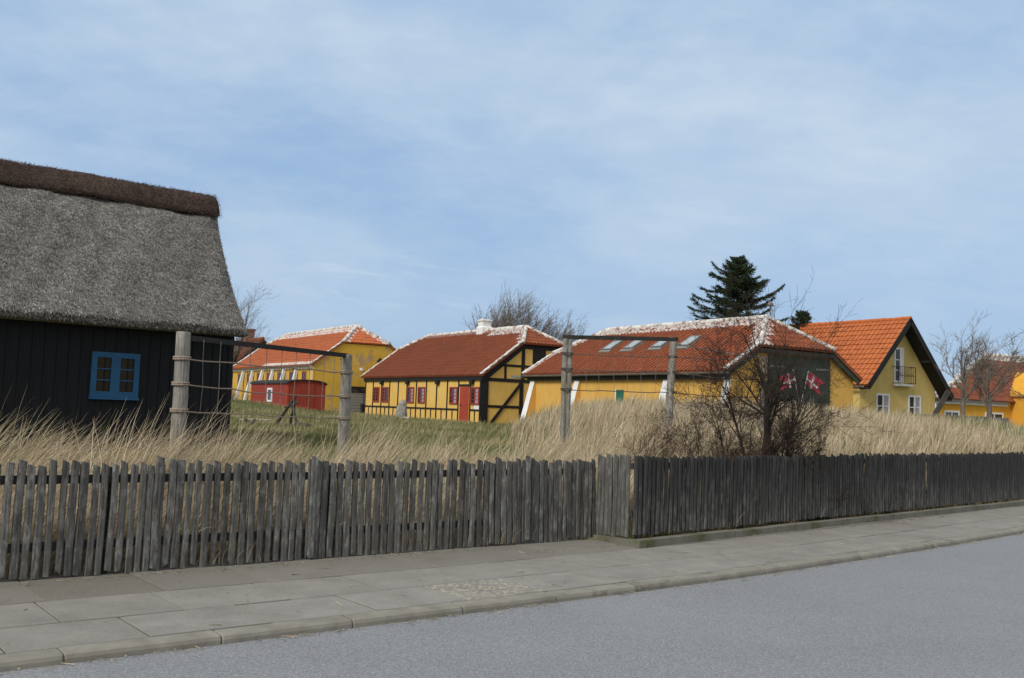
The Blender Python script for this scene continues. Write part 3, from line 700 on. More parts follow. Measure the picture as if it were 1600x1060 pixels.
def gutter(root, x, y0, y1, z, mat, r=.065):
    m = MB(); n = 6; rg = []
    for y in (y0, y1):
        for k in range(n+1):
            a = math.pi+math.pi*k/n; rg.append((x+r*math.cos(a), y, z+r*math.sin(a)))
        for k in range(n, -1, -1):
            a = math.pi+math.pi*k/n; rg.append((x+r*.85*math.cos(a), y, z+.001+r*.85*math.sin(a)))
    k = 2*(n+1); o = len(m.v); m.v += rg
    for i in range(k): j = (i+1) % k; m.face((o+i, o+j, o+k+j, o+k+i))
    m.face(range(o, o+k)); m.face(range(o+k, o+2*k)); return m.build('gutter', mat, root)
def window(root, face, a0, a1, z0, z1, frame, pane, cols=2, rows=4, fw=.07, bar=.025, off=.0, depth=.05, name='window', post=.06, panes=None, sill=None):
    """face: function (a, z, out) -> local point on the wall; out is distance in front of the wall"""
    def bx(m, A0, A1, Z0, Z1, o0, o1):
        m.hexa([face(A0, Z0, o0), face(A1, Z0, o0), face(A1, Z0, o1), face(A0, Z0, o1), face(A0, Z1, o0), face(A1, Z1, o0), face(A1, Z1, o1), face(A0, Z1, o1)])
    m = MB(); o0, o1 = off-.01, off+depth
    bx(m, a0, a0+fw, z0, z1, o0, o1); bx(m, a1-fw, a1, z0, z1, o0, o1)
    bx(m, a0+fw, a1-fw, z0, z0+fw, o0, o1); bx(m, a0+fw, a1-fw, z1-fw, z1, o0, o1)
    mid = (a0+a1)/2
    if cols > 1: bx(m, mid-post/2, mid+post/2, z0+fw, z1-fw, o0, o1-.004)
    for r in range(1, rows):
        z = z0+fw+(z1-z0-2*fw)*r/rows; bx(m, a0+fw, a1-fw, z-bar/2, z+bar/2, o0, o1-.018)
    w = m.build(name, frame, root)
    segs = [(a0+fw, mid-post/2), (mid+post/2, a1-fw)] if cols > 1 else [(a0+fw, a1-fw)]
    for i, (p0, p1) in enumerate(segs):
        m = MB(); bx(m, p0-.004, p1+.004, z0+fw-.004, z1-fw+.004, o0, off+.012); m.build('pane', (panes[i] if panes else pane), w)
    if sill:
        m = MB(); bx(m, a0-.01, a1+.01, z0-.05, z0-.002, o0, off+depth+.03); m.build('sill', sill, w)
    return w

def box_part(name, mat, root, x0, x1, y0, y1, z0, z1):
    m = MB(); m.box(x0, x1, y0, y1, z0, z1); return m.build(name, mat, root)

# ---- half-timbered house C
def house_c():
    root = empty('half_timbered_house', (-1.6, 49.0, 0.8), UA, 'half-timbered house with black beams, yellow panels, red door and dark red tiled roof', 'house')
    H = House(7.0, 13.4, 2.42, 5.13, ov=.18, y0=-.62, y1=13.75, hipf=.64, hipd=1.75)
    H.body(M['yellow_c'], root, -.4, 13.4, zb=-.4)
    whiteT = lambda a, s_, r: 1. if s_ > H.sl-.5 and a < 4.3 else (.35 if s_ > H.sl-.35 else (.9 if (s_ > H.sl*.64 and a < -.62+1.75*(s_-H.sl*.64)/(H.sl*.36)+.55) else 0))
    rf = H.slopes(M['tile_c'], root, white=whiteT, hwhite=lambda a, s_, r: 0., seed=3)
    H.ridge([M['ridge']], rf, r=.11); H.verge_strip(M['ridge'], rf, -.66, w=.2); H.verge_strip(M['ridge'], rf, 13.56, w=.2)
    m = MB(); x, y = 3.5, 5.4
    m.box(x-.34, x+.34, y-.34, y+.34, 4.7, 5.30); m.hexa([(x-.34, y-.34, 5.3), (x+.34, y-.34, 5.3), (x+.34, y+.34, 5.3), (x-.34, y+.34, 5.3), (x-.27, y-.27, 5.4), (x+.27, y-.27, 5.4), (x+.27, y+.27, 5.4), (x-.27, y+.27, 5.4)]); m.box(x-.27, x+.27, y-.27, y+.27, 5.4, 5.68); m.box(x-.32, x+.32, y-.32, y+.32, 5.68, 5.76); m.box(x-.22, x+.22, y-.22, y+.22, 5.76, 5.80)
    m.build('chimney', M['white'], rf)
    m = MB()
    f = lambda a, z, o: (-o, a, z)
    T = lambda a, z0, z1, w=.11, d=.025: m.box(-d, .05, a-w/2, a+w/2, z0, z1)
    m.box(-.10, .04, -.52, 13.5, 2.17, 2.40); m.box(-.026, .05, -.42, 13.4, -.05, .09)
    m.box(-.028, .05, 1.86, 13.4, .63, .72); m.box(-.028, .05, -.40, .70, .63, .72)
    posts = [13.34, 12.26, 11.10, 10.0, 8.88, 7.78, 6.62, 5.44, 4.27, 3.10, 1.92, .73]
    for a in posts: T(a, .09, 2.17)
    m.box(-.027, .05, .73, 1.92, 1.86, 1.97)
    for a, b in zip(posts[:-1], posts[1:]):
        if b < 1: continue
        T((a+b)/2, .09, .63, .085)
    T(.24, .09, .63, .085)
    for a in (11.02, 7.66, 4.15, .55): m.box(-.16, .03, a-.2, a+.1, 1.97, 2.17)
    g = lambda t0, t1, z0, z1, d=.025: m.box(t0, t1, -.4-d, -.35, z0, z1)
    g(-.12, .34, -.1, 2.4, .05); g(.34, 7.0, 2.14, 2.31); g(.34, 7.0, .83, .96, .022); g(1.2, 5.9, 2.91, 3.03, .022); g(2.26, 2.46, 2.31, 4.1); g(1.25, 1.38, 2.31, 2.91)
    g(2.2, 2.42, -.1, 2.14, .028); g(4.6, 4.8, -.1, 4.1, .027); g(2.0, 5.0, 3.86, 4.06, .03); g(2.94, 3.75, 3.03, 3.86, .02)
    for a, b in (((.5, 0), (2.3, 2.14)),): m.beam((a[0], -.42, a[1]), (b[0], -.42, b[1]), .15, .06, (0, 1, 0))
    # rafters along the gable rake
    c, si = H.hw/H.sl, H.rise/H.sl
    for sg in (1, -1):
        ox = -H.ov if sg == 1 else 7+H.ov; a = Vector((ox, -.47, 2.42)); b = a+Vector((sg*c, 0, si))*H.sl*.66; nn = Vector((-sg*si, 0, c))
        m.hexa([a-nn*.42, b-nn*.34, b-nn*.34+Vector((0, .1, 0)), a-nn*.42+Vector((0, .1, 0)), a-nn*.05, b-nn*.05, b-nn*.05+Vector((0, .1, 0)), a-nn*.05+Vector((0, .1, 0))])
    m.build('timber_frame', M['timber'], root)
    for a0, a1 in ((-.17, .64), (2.01, 2.82), (5.58, 6.38), (6.88, 7.70), (10.14, 10.97), (11.36, 12.20)):
        window(root, f, a0, a1, .94, 1.83, M['red_win'], M['glass'], rows=4, fw=.075, panes=(M['curtain'] if a0 < 9 else M['glass'], M['glass']))
    m = MB(); m.box(-.03, .02, .86, 1.74, -.03, 1.84)
    for i in range(1, 4): m.box(-.036, -.028, .88, 1.72, i*.46-.006, i*.46+.006)
    d = m.build('door', M['red_paint'], root); box_part('handle', M['iron'], d, -.07, -.03, 1.62, 1.66, .85, .95)
    m = MB(); m.box(-.012, .02, -.40, -.20, .72, 2.16); m.box(-.012, .02, -.20, .30, .72, .92); m.build('plaster_patch', M['white'], root)
    box_part('stone_footing', M['pale_stone'], root, -.35, .1, -.5, 13.6, -.4, -.055)
house_c()

# ---- long yellow house D
def house_d():
    root = empty('yellow_barn', (7.53, 34.75, 0.8), UA, 'long yellow house with white buttresses, four skylights and green barn doors showing painted flags', 'house')
    H = House(7.36, 12.6, 2.42, 4.66, ov=.02, y0=-.12, y1=12.9, hipf=.45, hipd=1.62)
    H.ov = .02
    m = MB()
    H.body(M['yellow'], root, .12, 12.5, zb=-.4, x0=.25)
    def wt(a, s_, r):
        if s_ > H.sl-.62: return 1. if r.random() < .93 else .5
        e = -.12+1.62*max(0, (s_-H.sl*.45))/(H.sl*.55)
        if a < e+.55 and s_ > H.sl*.42: return .95
        if a > 12.9-1.62*max(0, (s_-H.sl*.45))/(H.sl*.55)-.3: return .9
        return 0
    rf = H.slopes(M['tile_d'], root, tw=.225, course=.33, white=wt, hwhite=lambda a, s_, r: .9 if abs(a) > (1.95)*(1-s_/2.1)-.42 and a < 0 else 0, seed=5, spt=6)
    H.ridge([M['ridge']], rf, r=.10, step=.36); H.verge_strip(M['ridge'], rf, -.16, w=.2, sides=(1,)); H.verge_strip(M['ridge'], rf, 12.70, w=.24)
    H.bargeboard(M['green'], rf, -.06, h=.26, t=.05)
    gutter(root, -.06, -.2, 13.0, 2.36, M['zinc'], .075)
    box_part('fascia', M['fascia'], root, .1, .27, -.02, 12.7, 2.12, 2.34)
    box_part('soffit_board', M['fascia'], root, 1.7, 5.7, -.10, .16, 3.16, 3.30)
    box_part('canopy', M['zinc'], root, -.12, .6, 12.9, 13.75, 2.24, 2.36)
    for a in (12.33, 8.93, 3.22, -.02):
        m = MB(); w = .17
        m.hexa([(-.50, a-w-.04, -.3), (.3, a-w-.04, -.3), (.3, a+w+.04, -.3), (-.50, a+w+.04, -.3), (.17, a-w, 2.13), (.3, a-w, 2.13), (.3, a+w, 2.13), (.17, a+w, 2.13)])
        m.mi[-1] = 1; m.build('buttress', [M['yellow'], M['white']], root)
    # green shutter door in the long wall
    m = MB(); m.box(.21, .27, 5.85, 6.30, -.1, 1.72)
    for i in range(1, 4): m.box(.203, .212, 5.85+i*.112-.004, 5.85+i*.112+.004, -.1, 1.71)
    m.build('shutter', M['green_bright'], root); box_part('jamb', M['white'], root, .22, .27, 6.30, 6.37, -.1, 1.76)
    # skylights
    c, si = H.hw/H.sl, H.rise/H.sl
    def onroof(a, u, h): return (-H.ov+c*u-si*h, a, H.ze+si*u+c*h)
    for a0 in (8.50, 7.02, 5.22, 3.58):
        f = lambda a, z, o: onroof(a, z, o)
        w = window(rf, f, a0, a0+.62, 1.95, 2.78, M['zinc'], M['skyglass'], cols=1, rows=1, fw=.05, depth=.15, off=.0, name='skylight')
        w.data.update()
        for ch in list(w.children): bpy.data.objects.remove(ch)
        m = MB(); p = [f(a0+.05, 2.0, .135), f(a0+.57, 2.0, .135), f(a0+.57, 2.73, .135), f(a0+.05, 2.73, .135)]; q = [f(a0+.05, 2.0, .02), f(a0+.57, 2.0, .02), f(a0+.57, 2.73, .02), f(a0+.05, 2.73, .02)]
        m.hexa(q+p); m.build('pane', M['skyglass'], w)
        m = MB(); m.hexa([f(a0-.06, 1.78, .03), f(a0+.68, 1.78, .03), f(a0+.68, 1.95, .03), f(a0-.06, 1.95, .03), f(a0-.06, 1.78, .1), f(a0+.68, 1.78, .1), f(a0+.68, 1.95, .1), f(a0-.06, 1.95, .1)]); m.build('flashing', M['hinge'], w)
    # gable: barn doors, hinges and painted flags
    Y = .12
    for i, (x0, x1) in enumerate(((2.3, 4.0), (4.012, 5.69))):
        m = MB(); m.box(x0, x1, Y-.05, Y+.02, -.2, 3.12)
        for k in range(1, 9): xx = x0+(x1-x0)*k/9; m.box(xx-.006, xx+.006, Y-.053, Y-.049, -.2, 3.11)
        d = m.build('barn_door', M['green'], root)
        for z in (2.66,): box_part('hinge', M['hinge'], d, *((4.9, 5.6) if i else (2.36, 3.2)), Y-.066, Y-.052, z, z+.07)
        def flat(pts, mat, nm, lift): 
            mm = MB(); mm.prism([(x, Y-.052-lift, z-.8) for x, z in pts], (0, .004+lift*.5, 0)); return mm.build(nm, M[mat], d)
        if i:   # right flag, pole leaning right, swallow-tailed
            flat([(4.49, 3.37), (4.62, 3.36), (5.38, 3.00), (5.04, 2.90), (5.16, 2.52), (4.72, 2.72), (4.34, 2.88), (4.36, 3.05)], 'flag_red', 'flag', .004)
            flat([(4.74, 3.27), (4.81, 3.24), (4.62, 2.735), (4.54, 2.76)], 'white_paint', 'cross_arm', .012)
            flat([(4.37, 3.08), (4.43, 3.12), (4.98, 2.83), (4.94, 2.75)], 'white_paint', 'cross_bar', .016)
            flat([(4.06, 2.24), (4.10, 2.23), (4.47, 3.43), (4.43, 3.44)], 'white_paint', 'pole', .02)
        else:
            flat([(3.66, 3.22), (3.28, 3.27), (2.74, 3.07), (3.05, 2.93), (2.90, 2.57), (3.25, 2.72), (3.49, 2.78), (3.69, 3.0)], 'flag_red', 'flag', .004)
            flat([(3.36, 3.26), (3.29, 3.26), (3.44, 2.74), (3.51, 2.77)], 'white_paint', 'cross_arm', .012)
            flat([(3.68, 3.12), (3.69, 3.04), (3.13, 2.85), (3.09, 2.91)], 'white_paint', 'cross_bar', .016)
            flat([(3.97, 2.24), (3.93, 2.23), (3.57, 3.43), (3.61, 3.44)], 'white_paint', 'pole', .02)
house_d()

# ---- far left yellow house A
def house_a():
    root = empty('yellow_longhouse', (-12.45, 61.5, 0.75), UA, 'far left yellow house with bright orange roof, slanting white props and flaking gable', 'house')
    H = House(7.0, 16.2, 3.2, 5.92, ov=.15, y0=-.45, y1=16.1, hipf=.56, hipd=1.7)
    H.body(M['yellow_a'], root, -.35, 16.0, zb=-.6)
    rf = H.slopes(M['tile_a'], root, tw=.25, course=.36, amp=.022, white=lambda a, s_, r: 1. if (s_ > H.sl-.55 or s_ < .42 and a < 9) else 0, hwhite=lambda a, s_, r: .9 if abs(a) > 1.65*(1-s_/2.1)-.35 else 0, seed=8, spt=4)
    H.ridge([M['ridge']], rf, r=.12); H.verge_strip(M['ridge'], rf, -.5, w=.24); H.verge_strip(M['ridge'], rf, 15.85, w=.3)
    gutter(root, -.22, -.4, 16.1, 3.12, M['zinc'], .07)
    m = MB()
    for k in range(34): m.box(-.16, .02, -.2+k*.48, -.05+k*.48, 2.94, 3.12)
    m.build('dentil', M['white'], root)
    m = MB(); m.box(-.03, .02, -.38, .12, -.3, 2.95); m.build('corner_render', M['pale'], root)
    f = lambda a, z, o: (-o, a, z)
    for a in (1.15, 3.44, 5.70, 7.85, 9.98, 12.2, 14.35):
        window(root, f, a-.36, a+.36, 1.65, 2.78, M['red_win'], M['glass'], cols=2, rows=3, fw=.06, depth=.03)
    for a in (2.35, 4.65, 6.82, 8.97, 11.1, 13.25):
        m = MB(); m.hexa([(-.85, a-.1, 0), (-.6, a-.1, 0), (-.6, a+.1, 0), (-.85, a+.1, 0), (-.16, a-.1, 2.95), (.02, a-.1, 2.95), (.02, a+.1, 2.95), (-.16, a+.1, 2.95)]); m.build('prop', M['white'], root)
    Y = -.35
    for t in (1.98, 4.5):
        m = MB(); m.prism([(t-.24, Y-.03, 3.62), (t, Y-.03, 3.38), (t+.24, Y-.03, 3.62), (t, Y-.03, 3.86)], (0, .05, 0)); w = m.build('vent_window', M['glass'], root)
        m = MB(); m.prism([(t, Y-.05, 3.32), (t+.30, Y-.05, 3.62), (t+.25, Y-.05, 3.62), (t, Y-.05, 3.38)], (0, .04, 0)); m.build('sill', M['white'], w)
    m = MB(); m.path([(3.22, Y-.08, 3.02), (3.22, Y+.02, 3.02)], [.10, .11], 10); m.build('wall_lamp', M['white'], root)
    m = MB(); m.box(2.6, 5.0, Y-.03, Y+.02, -.1, 1.52); d = m.build('garage_door', M['greywood'], root)
    m = MB(); m.box(2.6, 5.0, Y-.035, Y+.02, 1.522, 1.84); m.build('transom_window', M['glass'], root)
    m = MB(); m.box(2.55, 5.05, Y-.04, Y+.02, 1.842, 1.93); m.build('lintel', M['timber'], root)
    m = MB()
    for k in range(1, 9): m.box(2.6, 5.0, Y-.034, Y-.029, k*.18-.008, k*.18+.008)
    m.box(3.42, 3.46, Y-.036, Y-.028, -.1, 1.52); m.build('groove', M['fascia'], d)
house_a()

# ---- red shed B
def shed():
    root = empty('red_shed', (-11.3, 50.1, 0.85), UA, 'low barn-red wagon shed with curved black felt roof and one white window', 'shed')
    W, L, hz = 2.05, 5.75, 1.70
    arch = [(W/2+(W/2+.06)*math.cos(math.pi*k/10), hz-.02+.20*math.sin(math.pi*k/10)) for k in range(11)]
    m = MB(); m.prism([(0, 0, -.4), (W, 0, -.4)]+[(min(max(x, 0), W), 0, z-.03) for x, z in arch], (0, L, 0)); m.build('wall', M['red_shed'], root)
    m = MB(); o = [(x, z) for x, z in arch]; inn = [(x, z-.05) for x, z in arch][::-1]
    for k in range(10):
        (x0, z0), (x1, z1) = arch[k], arch[k+1]; m.prism([(x0, -.09, z0-.045), (x1, -.09, z1-.045), (x1, -.09, z1+.012), (x0, -.09, z0+.012)], (0, L+.18, 0))
    m.build('roof', M['felt'], root)
    m = MB(); m.box(.62, 1.42, -.03, .01, -.3, 1.66); d = m.build('door', M['red_shed'], root)
    m = MB(); m.box(.585, .612, -.035, .01, -.3, 1.68); m.box(-.02, .08, -.022, .08, -.3, 1.56); m.build('trim', M['red_paint'], root)
    f = lambda a, z, o: (-o, a, z)
    window(root, f, 2.2, 2.95, .68, 1.42, M['white_paint'], M['glass'], cols=1, rows=1, fw=.1, depth=.05)
shed()

# ---- right yellow house E with balcony
def house_e():
    root = empty('yellow_house', (19.3, 53.5, 0.8), UA, 'pale yellow house with bright orange roof, steep dark gable overhang and small balcony', 'house')
    H = House(7.3, 15, 2.78, 6.66, ov=.0, y0=-.15, y1=15, hipf=None)
    H.body(M['pale'], root, .6, 14.8, zb=-.4, x0=.25)
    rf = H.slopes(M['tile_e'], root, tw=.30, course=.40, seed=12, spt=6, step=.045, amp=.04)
    H.ridge([M['tile_e']], rf, r=.12, step=.42)
    # heavy dark barge boards and boarded soffit under the overhang
    c, si = H.hw/H.sl, H.rise/H.sl
    for sg in (1, -1):
        m = MB(); ox = 0 if sg == 1 else 7.3; a = Vector((ox, -.19, 2.78)); b = Vector((3.65, -.19, 6.66)); nn = Vector((-sg*si, 0, c)); dn = Vector((sg*c, 0, si))
        if sg == -1: a = a-dn*.55
        h = .24
        m.hexa([a-nn*h, b-nn*h, b-nn*h+Vector((0, .06, 0)), a-nn*h+Vector((0, .06, 0)), a+nn*.07, b+nn*.07, b+nn*.07+Vector((0, .06, 0)), a+nn*.07+Vector((0, .06, 0))])
        e = -nn*.16
        m.hexa([a+e-nn*.04+Vector((0, .06, 0)), b+e-nn*.04+Vector((0, .06, 0)), b+e-nn*.04+Vector((0, .78, 0)), a+e-nn*.04+Vector((0, .78, 0)), a+e+Vector((0, .06, 0)), b+e+Vector((0, .06, 0)), b+e+Vector((0, .78, 0)), a+e+Vector((0, .78, 0))])
        for k in (.0, .5, .93):
            q = a.lerp(b, k)-nn*.2; m.beam(q+Vector((0, .06, -.03)), q+Vector((0, .70, -.03)), .12, .12)
        m.build('bargeboard', M['timber'], rf)
    gutter(root, -.12, .1, 12, 2.72, M['zinc'], .09)
    f = lambda a, z, o: (a, .6-o, z)
    for a0 in (1.63, 4.49): window(root, f, a0, a0+1.17, 1.0, 2.38, M['white_paint'], M['glass'], cols=2, rows=2, fw=.1, bar=.05, post=.12, panes=(M['glass_brown'], M['curtain']), depth=.05, sill=M['white'])
    w = window(root, f, 3.2, 3.80, 3.06, 5.05, M['white_paint'], M['glass'], cols=1, rows=3, fw=.11, bar=.05, depth=.04, name='balcony_door')
    m = MB(); m.box(3.80, 4.05, .565, .61, 3.0, 5.08); m.build('reveal', M['white'], root)
    box_part('sill', M['white'], root, 3.08, 4.56, .28, .62, 2.86, 2.98)
    m = MB()
    for z in (3.02, 3.95): 
        m.beam((3.05, .62, z), (3.05, .2, z), .03, .03); m.beam((3.05, .2, z), (4.62, .2, z), .03, .03); m.beam((4.62, .2, z), (4.62, .62, z), .03, .03)
    for k in range(10): x = 3.05+1.57*k/9; m.beam((x, .2, 3.02), (x, .2, 3.95), .018, .018) if 0 < k < 9 else m.beam((x, .2, 3.02), (x, .2, 3.95), .035, .035)
    m.beam((3.1, .2, 3.45), (4.6, .2, 3.45), .02, .02)
    for k in range(4): x = 3.35+.3*k; m.path([(x+.09*math.cos(t), .2, 3.48+.09*math.sin(t)) for t in [i*math.pi/4 for i in range(9)]], [.012]*9, 4)
    m.build('balcony_railing', M['iron'], root)
house_e()

# ---- far right house F with front wing
def house_f():
    root = empty('hipped_house', (25.0, 58.0, 0.8), math.atan2(math.cos(R(60)), math.sin(R(60))), 'far right low yellow house with weathered red hipped roof and white ridge', 'house')
    # local x along the front, local y away
    L, D, ze, zr = 20., 4.8, 2.32, 5.38; hx = 8.2
    m = MB(); m.prism([(.5, .3, -.4), (L, .3, -.4), (L, D-.3, -.4), (6.2, D-.3, -.4)], (0, 0, ze+.4)); m.build('wall', M['orange'], root)
    m = MB(); sl = math.hypot(D/2, zr-ze); c, si = (D/2)/sl, (zr-ze)/sl
    wt = lambda a, s_, r: 1. if s_ > sl-.35 or a < hx*s_/sl+.3 else 0
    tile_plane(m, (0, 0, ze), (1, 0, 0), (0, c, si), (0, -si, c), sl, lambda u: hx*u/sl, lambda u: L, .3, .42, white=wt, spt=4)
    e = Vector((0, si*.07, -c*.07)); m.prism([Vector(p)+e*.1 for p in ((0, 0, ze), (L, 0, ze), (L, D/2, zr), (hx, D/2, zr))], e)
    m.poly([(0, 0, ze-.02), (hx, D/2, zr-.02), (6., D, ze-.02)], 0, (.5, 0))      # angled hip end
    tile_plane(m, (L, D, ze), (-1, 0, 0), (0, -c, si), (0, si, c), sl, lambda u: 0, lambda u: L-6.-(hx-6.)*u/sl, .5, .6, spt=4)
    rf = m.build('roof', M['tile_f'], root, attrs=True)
    m = MB()
    def run(a, b, step=.5):
        a, b = Vector(a), Vector(b); n = int((b-a).length/step)
        for i in range(n): p = a.lerp(b, i/n); q = a.lerp(b, (i+1.05)/n); m.path([p, q], [.16, .13], 7)
    run((hx, D/2, zr+.04), (L, D/2, zr+.04)); run((0, 0, ze+.06), (hx, D/2, zr+.04)); m.build('ridge_cap', M['ridge'], rf, smooth=True)
    box_part('fascia', M['zinc'], root, .1, 7.2, .02, .14, ze-.16, ze-.02); box_part('cornice', M['white'], root, .2, 7.2, .16, .3, ze-.3, ze-.161)
    f = lambda a, z, o: (a, .3-o, z)
    window(root, f, 1.2, 2.6, .6, 1.62, M['white_paint'], M['glass'], cols=2, rows=1, fw=.1); window(root, f, 5.1, 6.9, .6, 1.62, M['white_paint'], M['glass'], cols=2, rows=1, fw=.1)
    m = MB(); m.prism([(7.75, -1.3, -.4), (12.6, -1.3, -.4), (12.6, -1.3, 2.75), (10.2, -1.3, 4.2), (7.75, -1.3, 2.75)], (0, 4, 0)); w = m.build('front_wing', M['orange'], root)
    m = MB()
    for p, q in (((7.6, 2.68), (10.2, 4.24)), ((10.2, 4.24), (12.8, 2.68))): m.prism([(p[0], -1.4, p[1]), (q[0], -1.4, q[1]), (q[0], -1.4, q[1]+.1), (p[0], -1.4, p[1]+.1)], (0, 4.2, 0))
    m.build('wing_roof', M['orange'], w)
house_f()

# ---- brick house far left behind
def house_g():
    root = empty('brick_house', (-24.3, 85., .9), UA, 'reddish brick house with dark gable, mostly hidden behind the far yellow longhouse', 'house')
    H = House(5.6, 10, 3.4, 6.1, ov=.1, y0=-.2)
    H.body(M['brick'], root, 0, 10, zb=-.5); rf = H.slopes(M['tile_c'], root, tw=.3, course=.4, seed=4, spt=4); H.ridge([M['tile_c']], rf, r=.14)
    m = MB(); m.prism([(.0, -.1, 3.2), (5.6, -.1, 3.2), (2.8, -.1, 6.0)], (0, .09, 0)); m.build('gable_board', M['felt'], root)
    m = MB(); m.box(2.4, 3.2, 3.4, 4.2, 5.4, 7.0); m.box(2.32, 3.28, 3.32, 4.28, 7.0, 7.15); m.build('chimney', M['brick'], rf)
house_g()

# ---- thatched tarred house H
def house_h():
    an = math.atan2(.643, .766)
    root = empty('thatched_house', (-5.66, 20., .55), an, 'black tarred house under a thick grey thatched roof with brown heather ridge', 'house')
    X0 = -13.
    m = MB(); m.box(X0, 0, 0, 6, -.2, 2.55)
    x = X0
    while x < -.05:
        m.box(x-.018, x+.018, -.018, .01, -.15, 2.5); x += .21
    m.box(-.09, .012, -.022, .05, -.2, 2.5)
    m.prism([(-.25, 0, 2.55), (-.25, 6, 2.55), (-.25, 3, 5.2)], (.25, 0, 0)); m.build('wall', M['tar_wall'], root)
    f = lambda a, z, o: (a, -o, z)
    w = window(root, f, -2.75, -1.87, 1.0, 1.83, M['blue'], M['glass_brown'], cols=2, rows=3, fw=.10, bar=.022, post=.17, depth=.055, sill=M['blue'])
    # thatch: swept cross-section with sag and rounded gable end
    nu, nx = 26, 80
    zl = lambda z: z-.55
    def front(u):            # u 0..1 eave->ridge, outer surface
        y = -.47+3.47*u; z = zl(3.00)+(3.02)*u+.10*math.sin(math.pi*u)-.05*math.sin(2*math.pi*u); return y, z
    def xend(u): return .15+.17*u+.48*u*u
    V = []
    m = MB()
    rnd = random.Random(9)
    prof = [front(i/nu) for i in range(nu+1)]
    prof += [(6.0-y, z) for y, z in prof[::-1][1:]]
    us = [i/nu for i in range(nu+1)]; us += us[::-1][1:]
    rows = []
    for (y, z), u in zip(prof, us):
        row = []
        for j in range(nx+1):
            t = j/nx; xe = xend(u); xx = X0-.2+(xe-X0+.2)*t
            k = max(0, 1-(xe-xx)/.35); rd = .16*k*k
            ny = -.65 if y < 3 else .65
            nz = .76
            w_ = .018*math.sin(xx*3.1+y*2)+.014*math.sin(xx*7.3-y*5)
            row.append((xx, y-ny*(rd)-0+ny*w_, z-nz*rd+nz*w_))
        rows.append(row)
    n = nx+1
    for r in rows: m.v += r
    for i in range(len(rows)-1):
        for j in range(nx): m.face((i*n+j, i*n+j+1, (i+1)*n+j+1, (i+1)*n+j))
    # underside
    o = len(m.v); inner = []
    for (y, z), u in zip(prof, us):
        yy = 3+(y-3)*.93; zz = z-.36 if abs(y-3) < 3.2 else z-.16
        inner.append([(xx_[0]-(.10 if j == nx else 0), yy, min(zz, z-.1)) for j, xx_ in enumerate(rows[0])] if False else [(rows[len(inner)][j][0]-(.08 if j == nx else 0), yy, zz) for j in range(n)])
    for r in inner: m.v += r
    for i in range(len(rows)-1):
        for j in range(nx): m.face((o+i*n+j, o+(i+1)*n+j, o+(i+1)*n+j+1, o+i*n+j+1))
    for i in range(len(rows)-1):
        m.face((i*n+nx, o+i*n+nx, o+(i+1)*n+nx, (i+1)*n+nx)); m.face((i*n, (i+1)*n, o+(i+1)*n, o+i*n))
    for j in range(nx):
        m.face((j, o+j, o+j+1, j+1)); e = (len(rows)-1)*n; m.face((e+j, e+j+1, o+e+j+1, o+e+j))
    rf = m.build('thatched_roof', M['thatch'], root, smooth=True)
    # straw ends over the visible slope
    N = 110000; u = rng.random(N)**.95; tt = rng.random(N)
    y = -.47+3.47*u; z = zl(3.00)+3.02*u+.10*np.sin(np.pi*u)-.05*np.sin(2*np.pi*u); xe = .15+.17*u+.48*u*u; xx = xe-tt*(9.0+xe)
    k = np.clip(1-(xe-xx)/.35, 0, 1); rd = .16*k*k; y = y+.65*rd; z = z-.76*rd
    ln = rng.uniform(.035, .10, N); dirs = np.stack([rng.normal(0, .30, N), -.76+rng.normal(0, .2, N), -.64+rng.normal(0, .2, N)], 1); dirs /= np.linalg.norm(dirs, axis=1)[:, None]
    nn = np.array((0, -.65, .76)); wv = .018*np.sin(xx*3.1+y*2)+.014*np.sin(xx*7.3-y*5); P = np.stack([xx, y, z], 1)+nn*(wv+rng.uniform(-.008, .012, N))[:, None]; Q = P+dirs*ln[:, None]+nn*rng.uniform(.0, .016, N)[:, None]
    wd = np.cross(dirs, nn); wd /= np.linalg.norm(wd, axis=1)[:, None]; wd *= rng.uniform(.003, .007, N)[:, None]
    Vv = np.stack([P-wd, P+wd, Q+wd*.6, Q-wd*.6], 1).reshape(-1, 3); F = np.arange(N*4).reshape(-1, 4)
    b = rng.choice([.11, .20, .29, .39, .50], N)*rng.uniform(.7, 1.1, N)*(1+.22*np.sin(xx*5.3+3*np.sin(y*4.1))*np.sin(y*6.7+2*np.sin(xx*3.7))); patch = 1-.12*vnoise(xx*.9, y*1.1)
    C = np.repeat((b*patch)[:, None]*np.array((1., .95, .87)), 4, 0)
    np_mesh('straw', [(Vv, F, C)], M['blade'], rf)
    tag(bpy.data.objects[[o.name for o in rf.children][-1]], kind='stuff')
    # eave fringe
    N = 9000; tt = rng.uniform(-9, .1, N); P = np.stack([tt, rng.uniform(-.50, -.30, N), np.full(N, zl(2.93))+rng.uniform(-.04, .07, N)], 1); Q = P+np.stack([rng.normal(0, .02, N), rng.uniform(-.03, .0, N), rng.uniform(-.05, -.01, N)], 1)
    wd = np.tile(np.array((.006, 0, 0)), (N, 1)); Vv = np.stack([P-wd, P+wd, Q+wd*.6, Q-wd*.6], 1).reshape(-1, 3)
    C = np.repeat(rng.choice([.08, .14, .2, .28], N)[:, None]*np.array((1., .93, .83)), 4, 0)
    tag(np_mesh('eave_fringe', [(Vv, np.arange(N*4).reshape(-1, 4), C)], M['blade'], rf), kind='stuff')
    # heather ridge
    m = MB(); cs = [(-.50, -.32), (-.47, -.20), (-.36, -.02), (-.24, .14), (-.10, .23), (.08, .24), (.24, .14), (.36, -.02), (.47, -.20), (.50, -.32), (.3, -.28), (-.3, -.28)]
    zr = zl(6.05); nxr = 130; o = 0; K = len(cs); rr = random.Random(4)
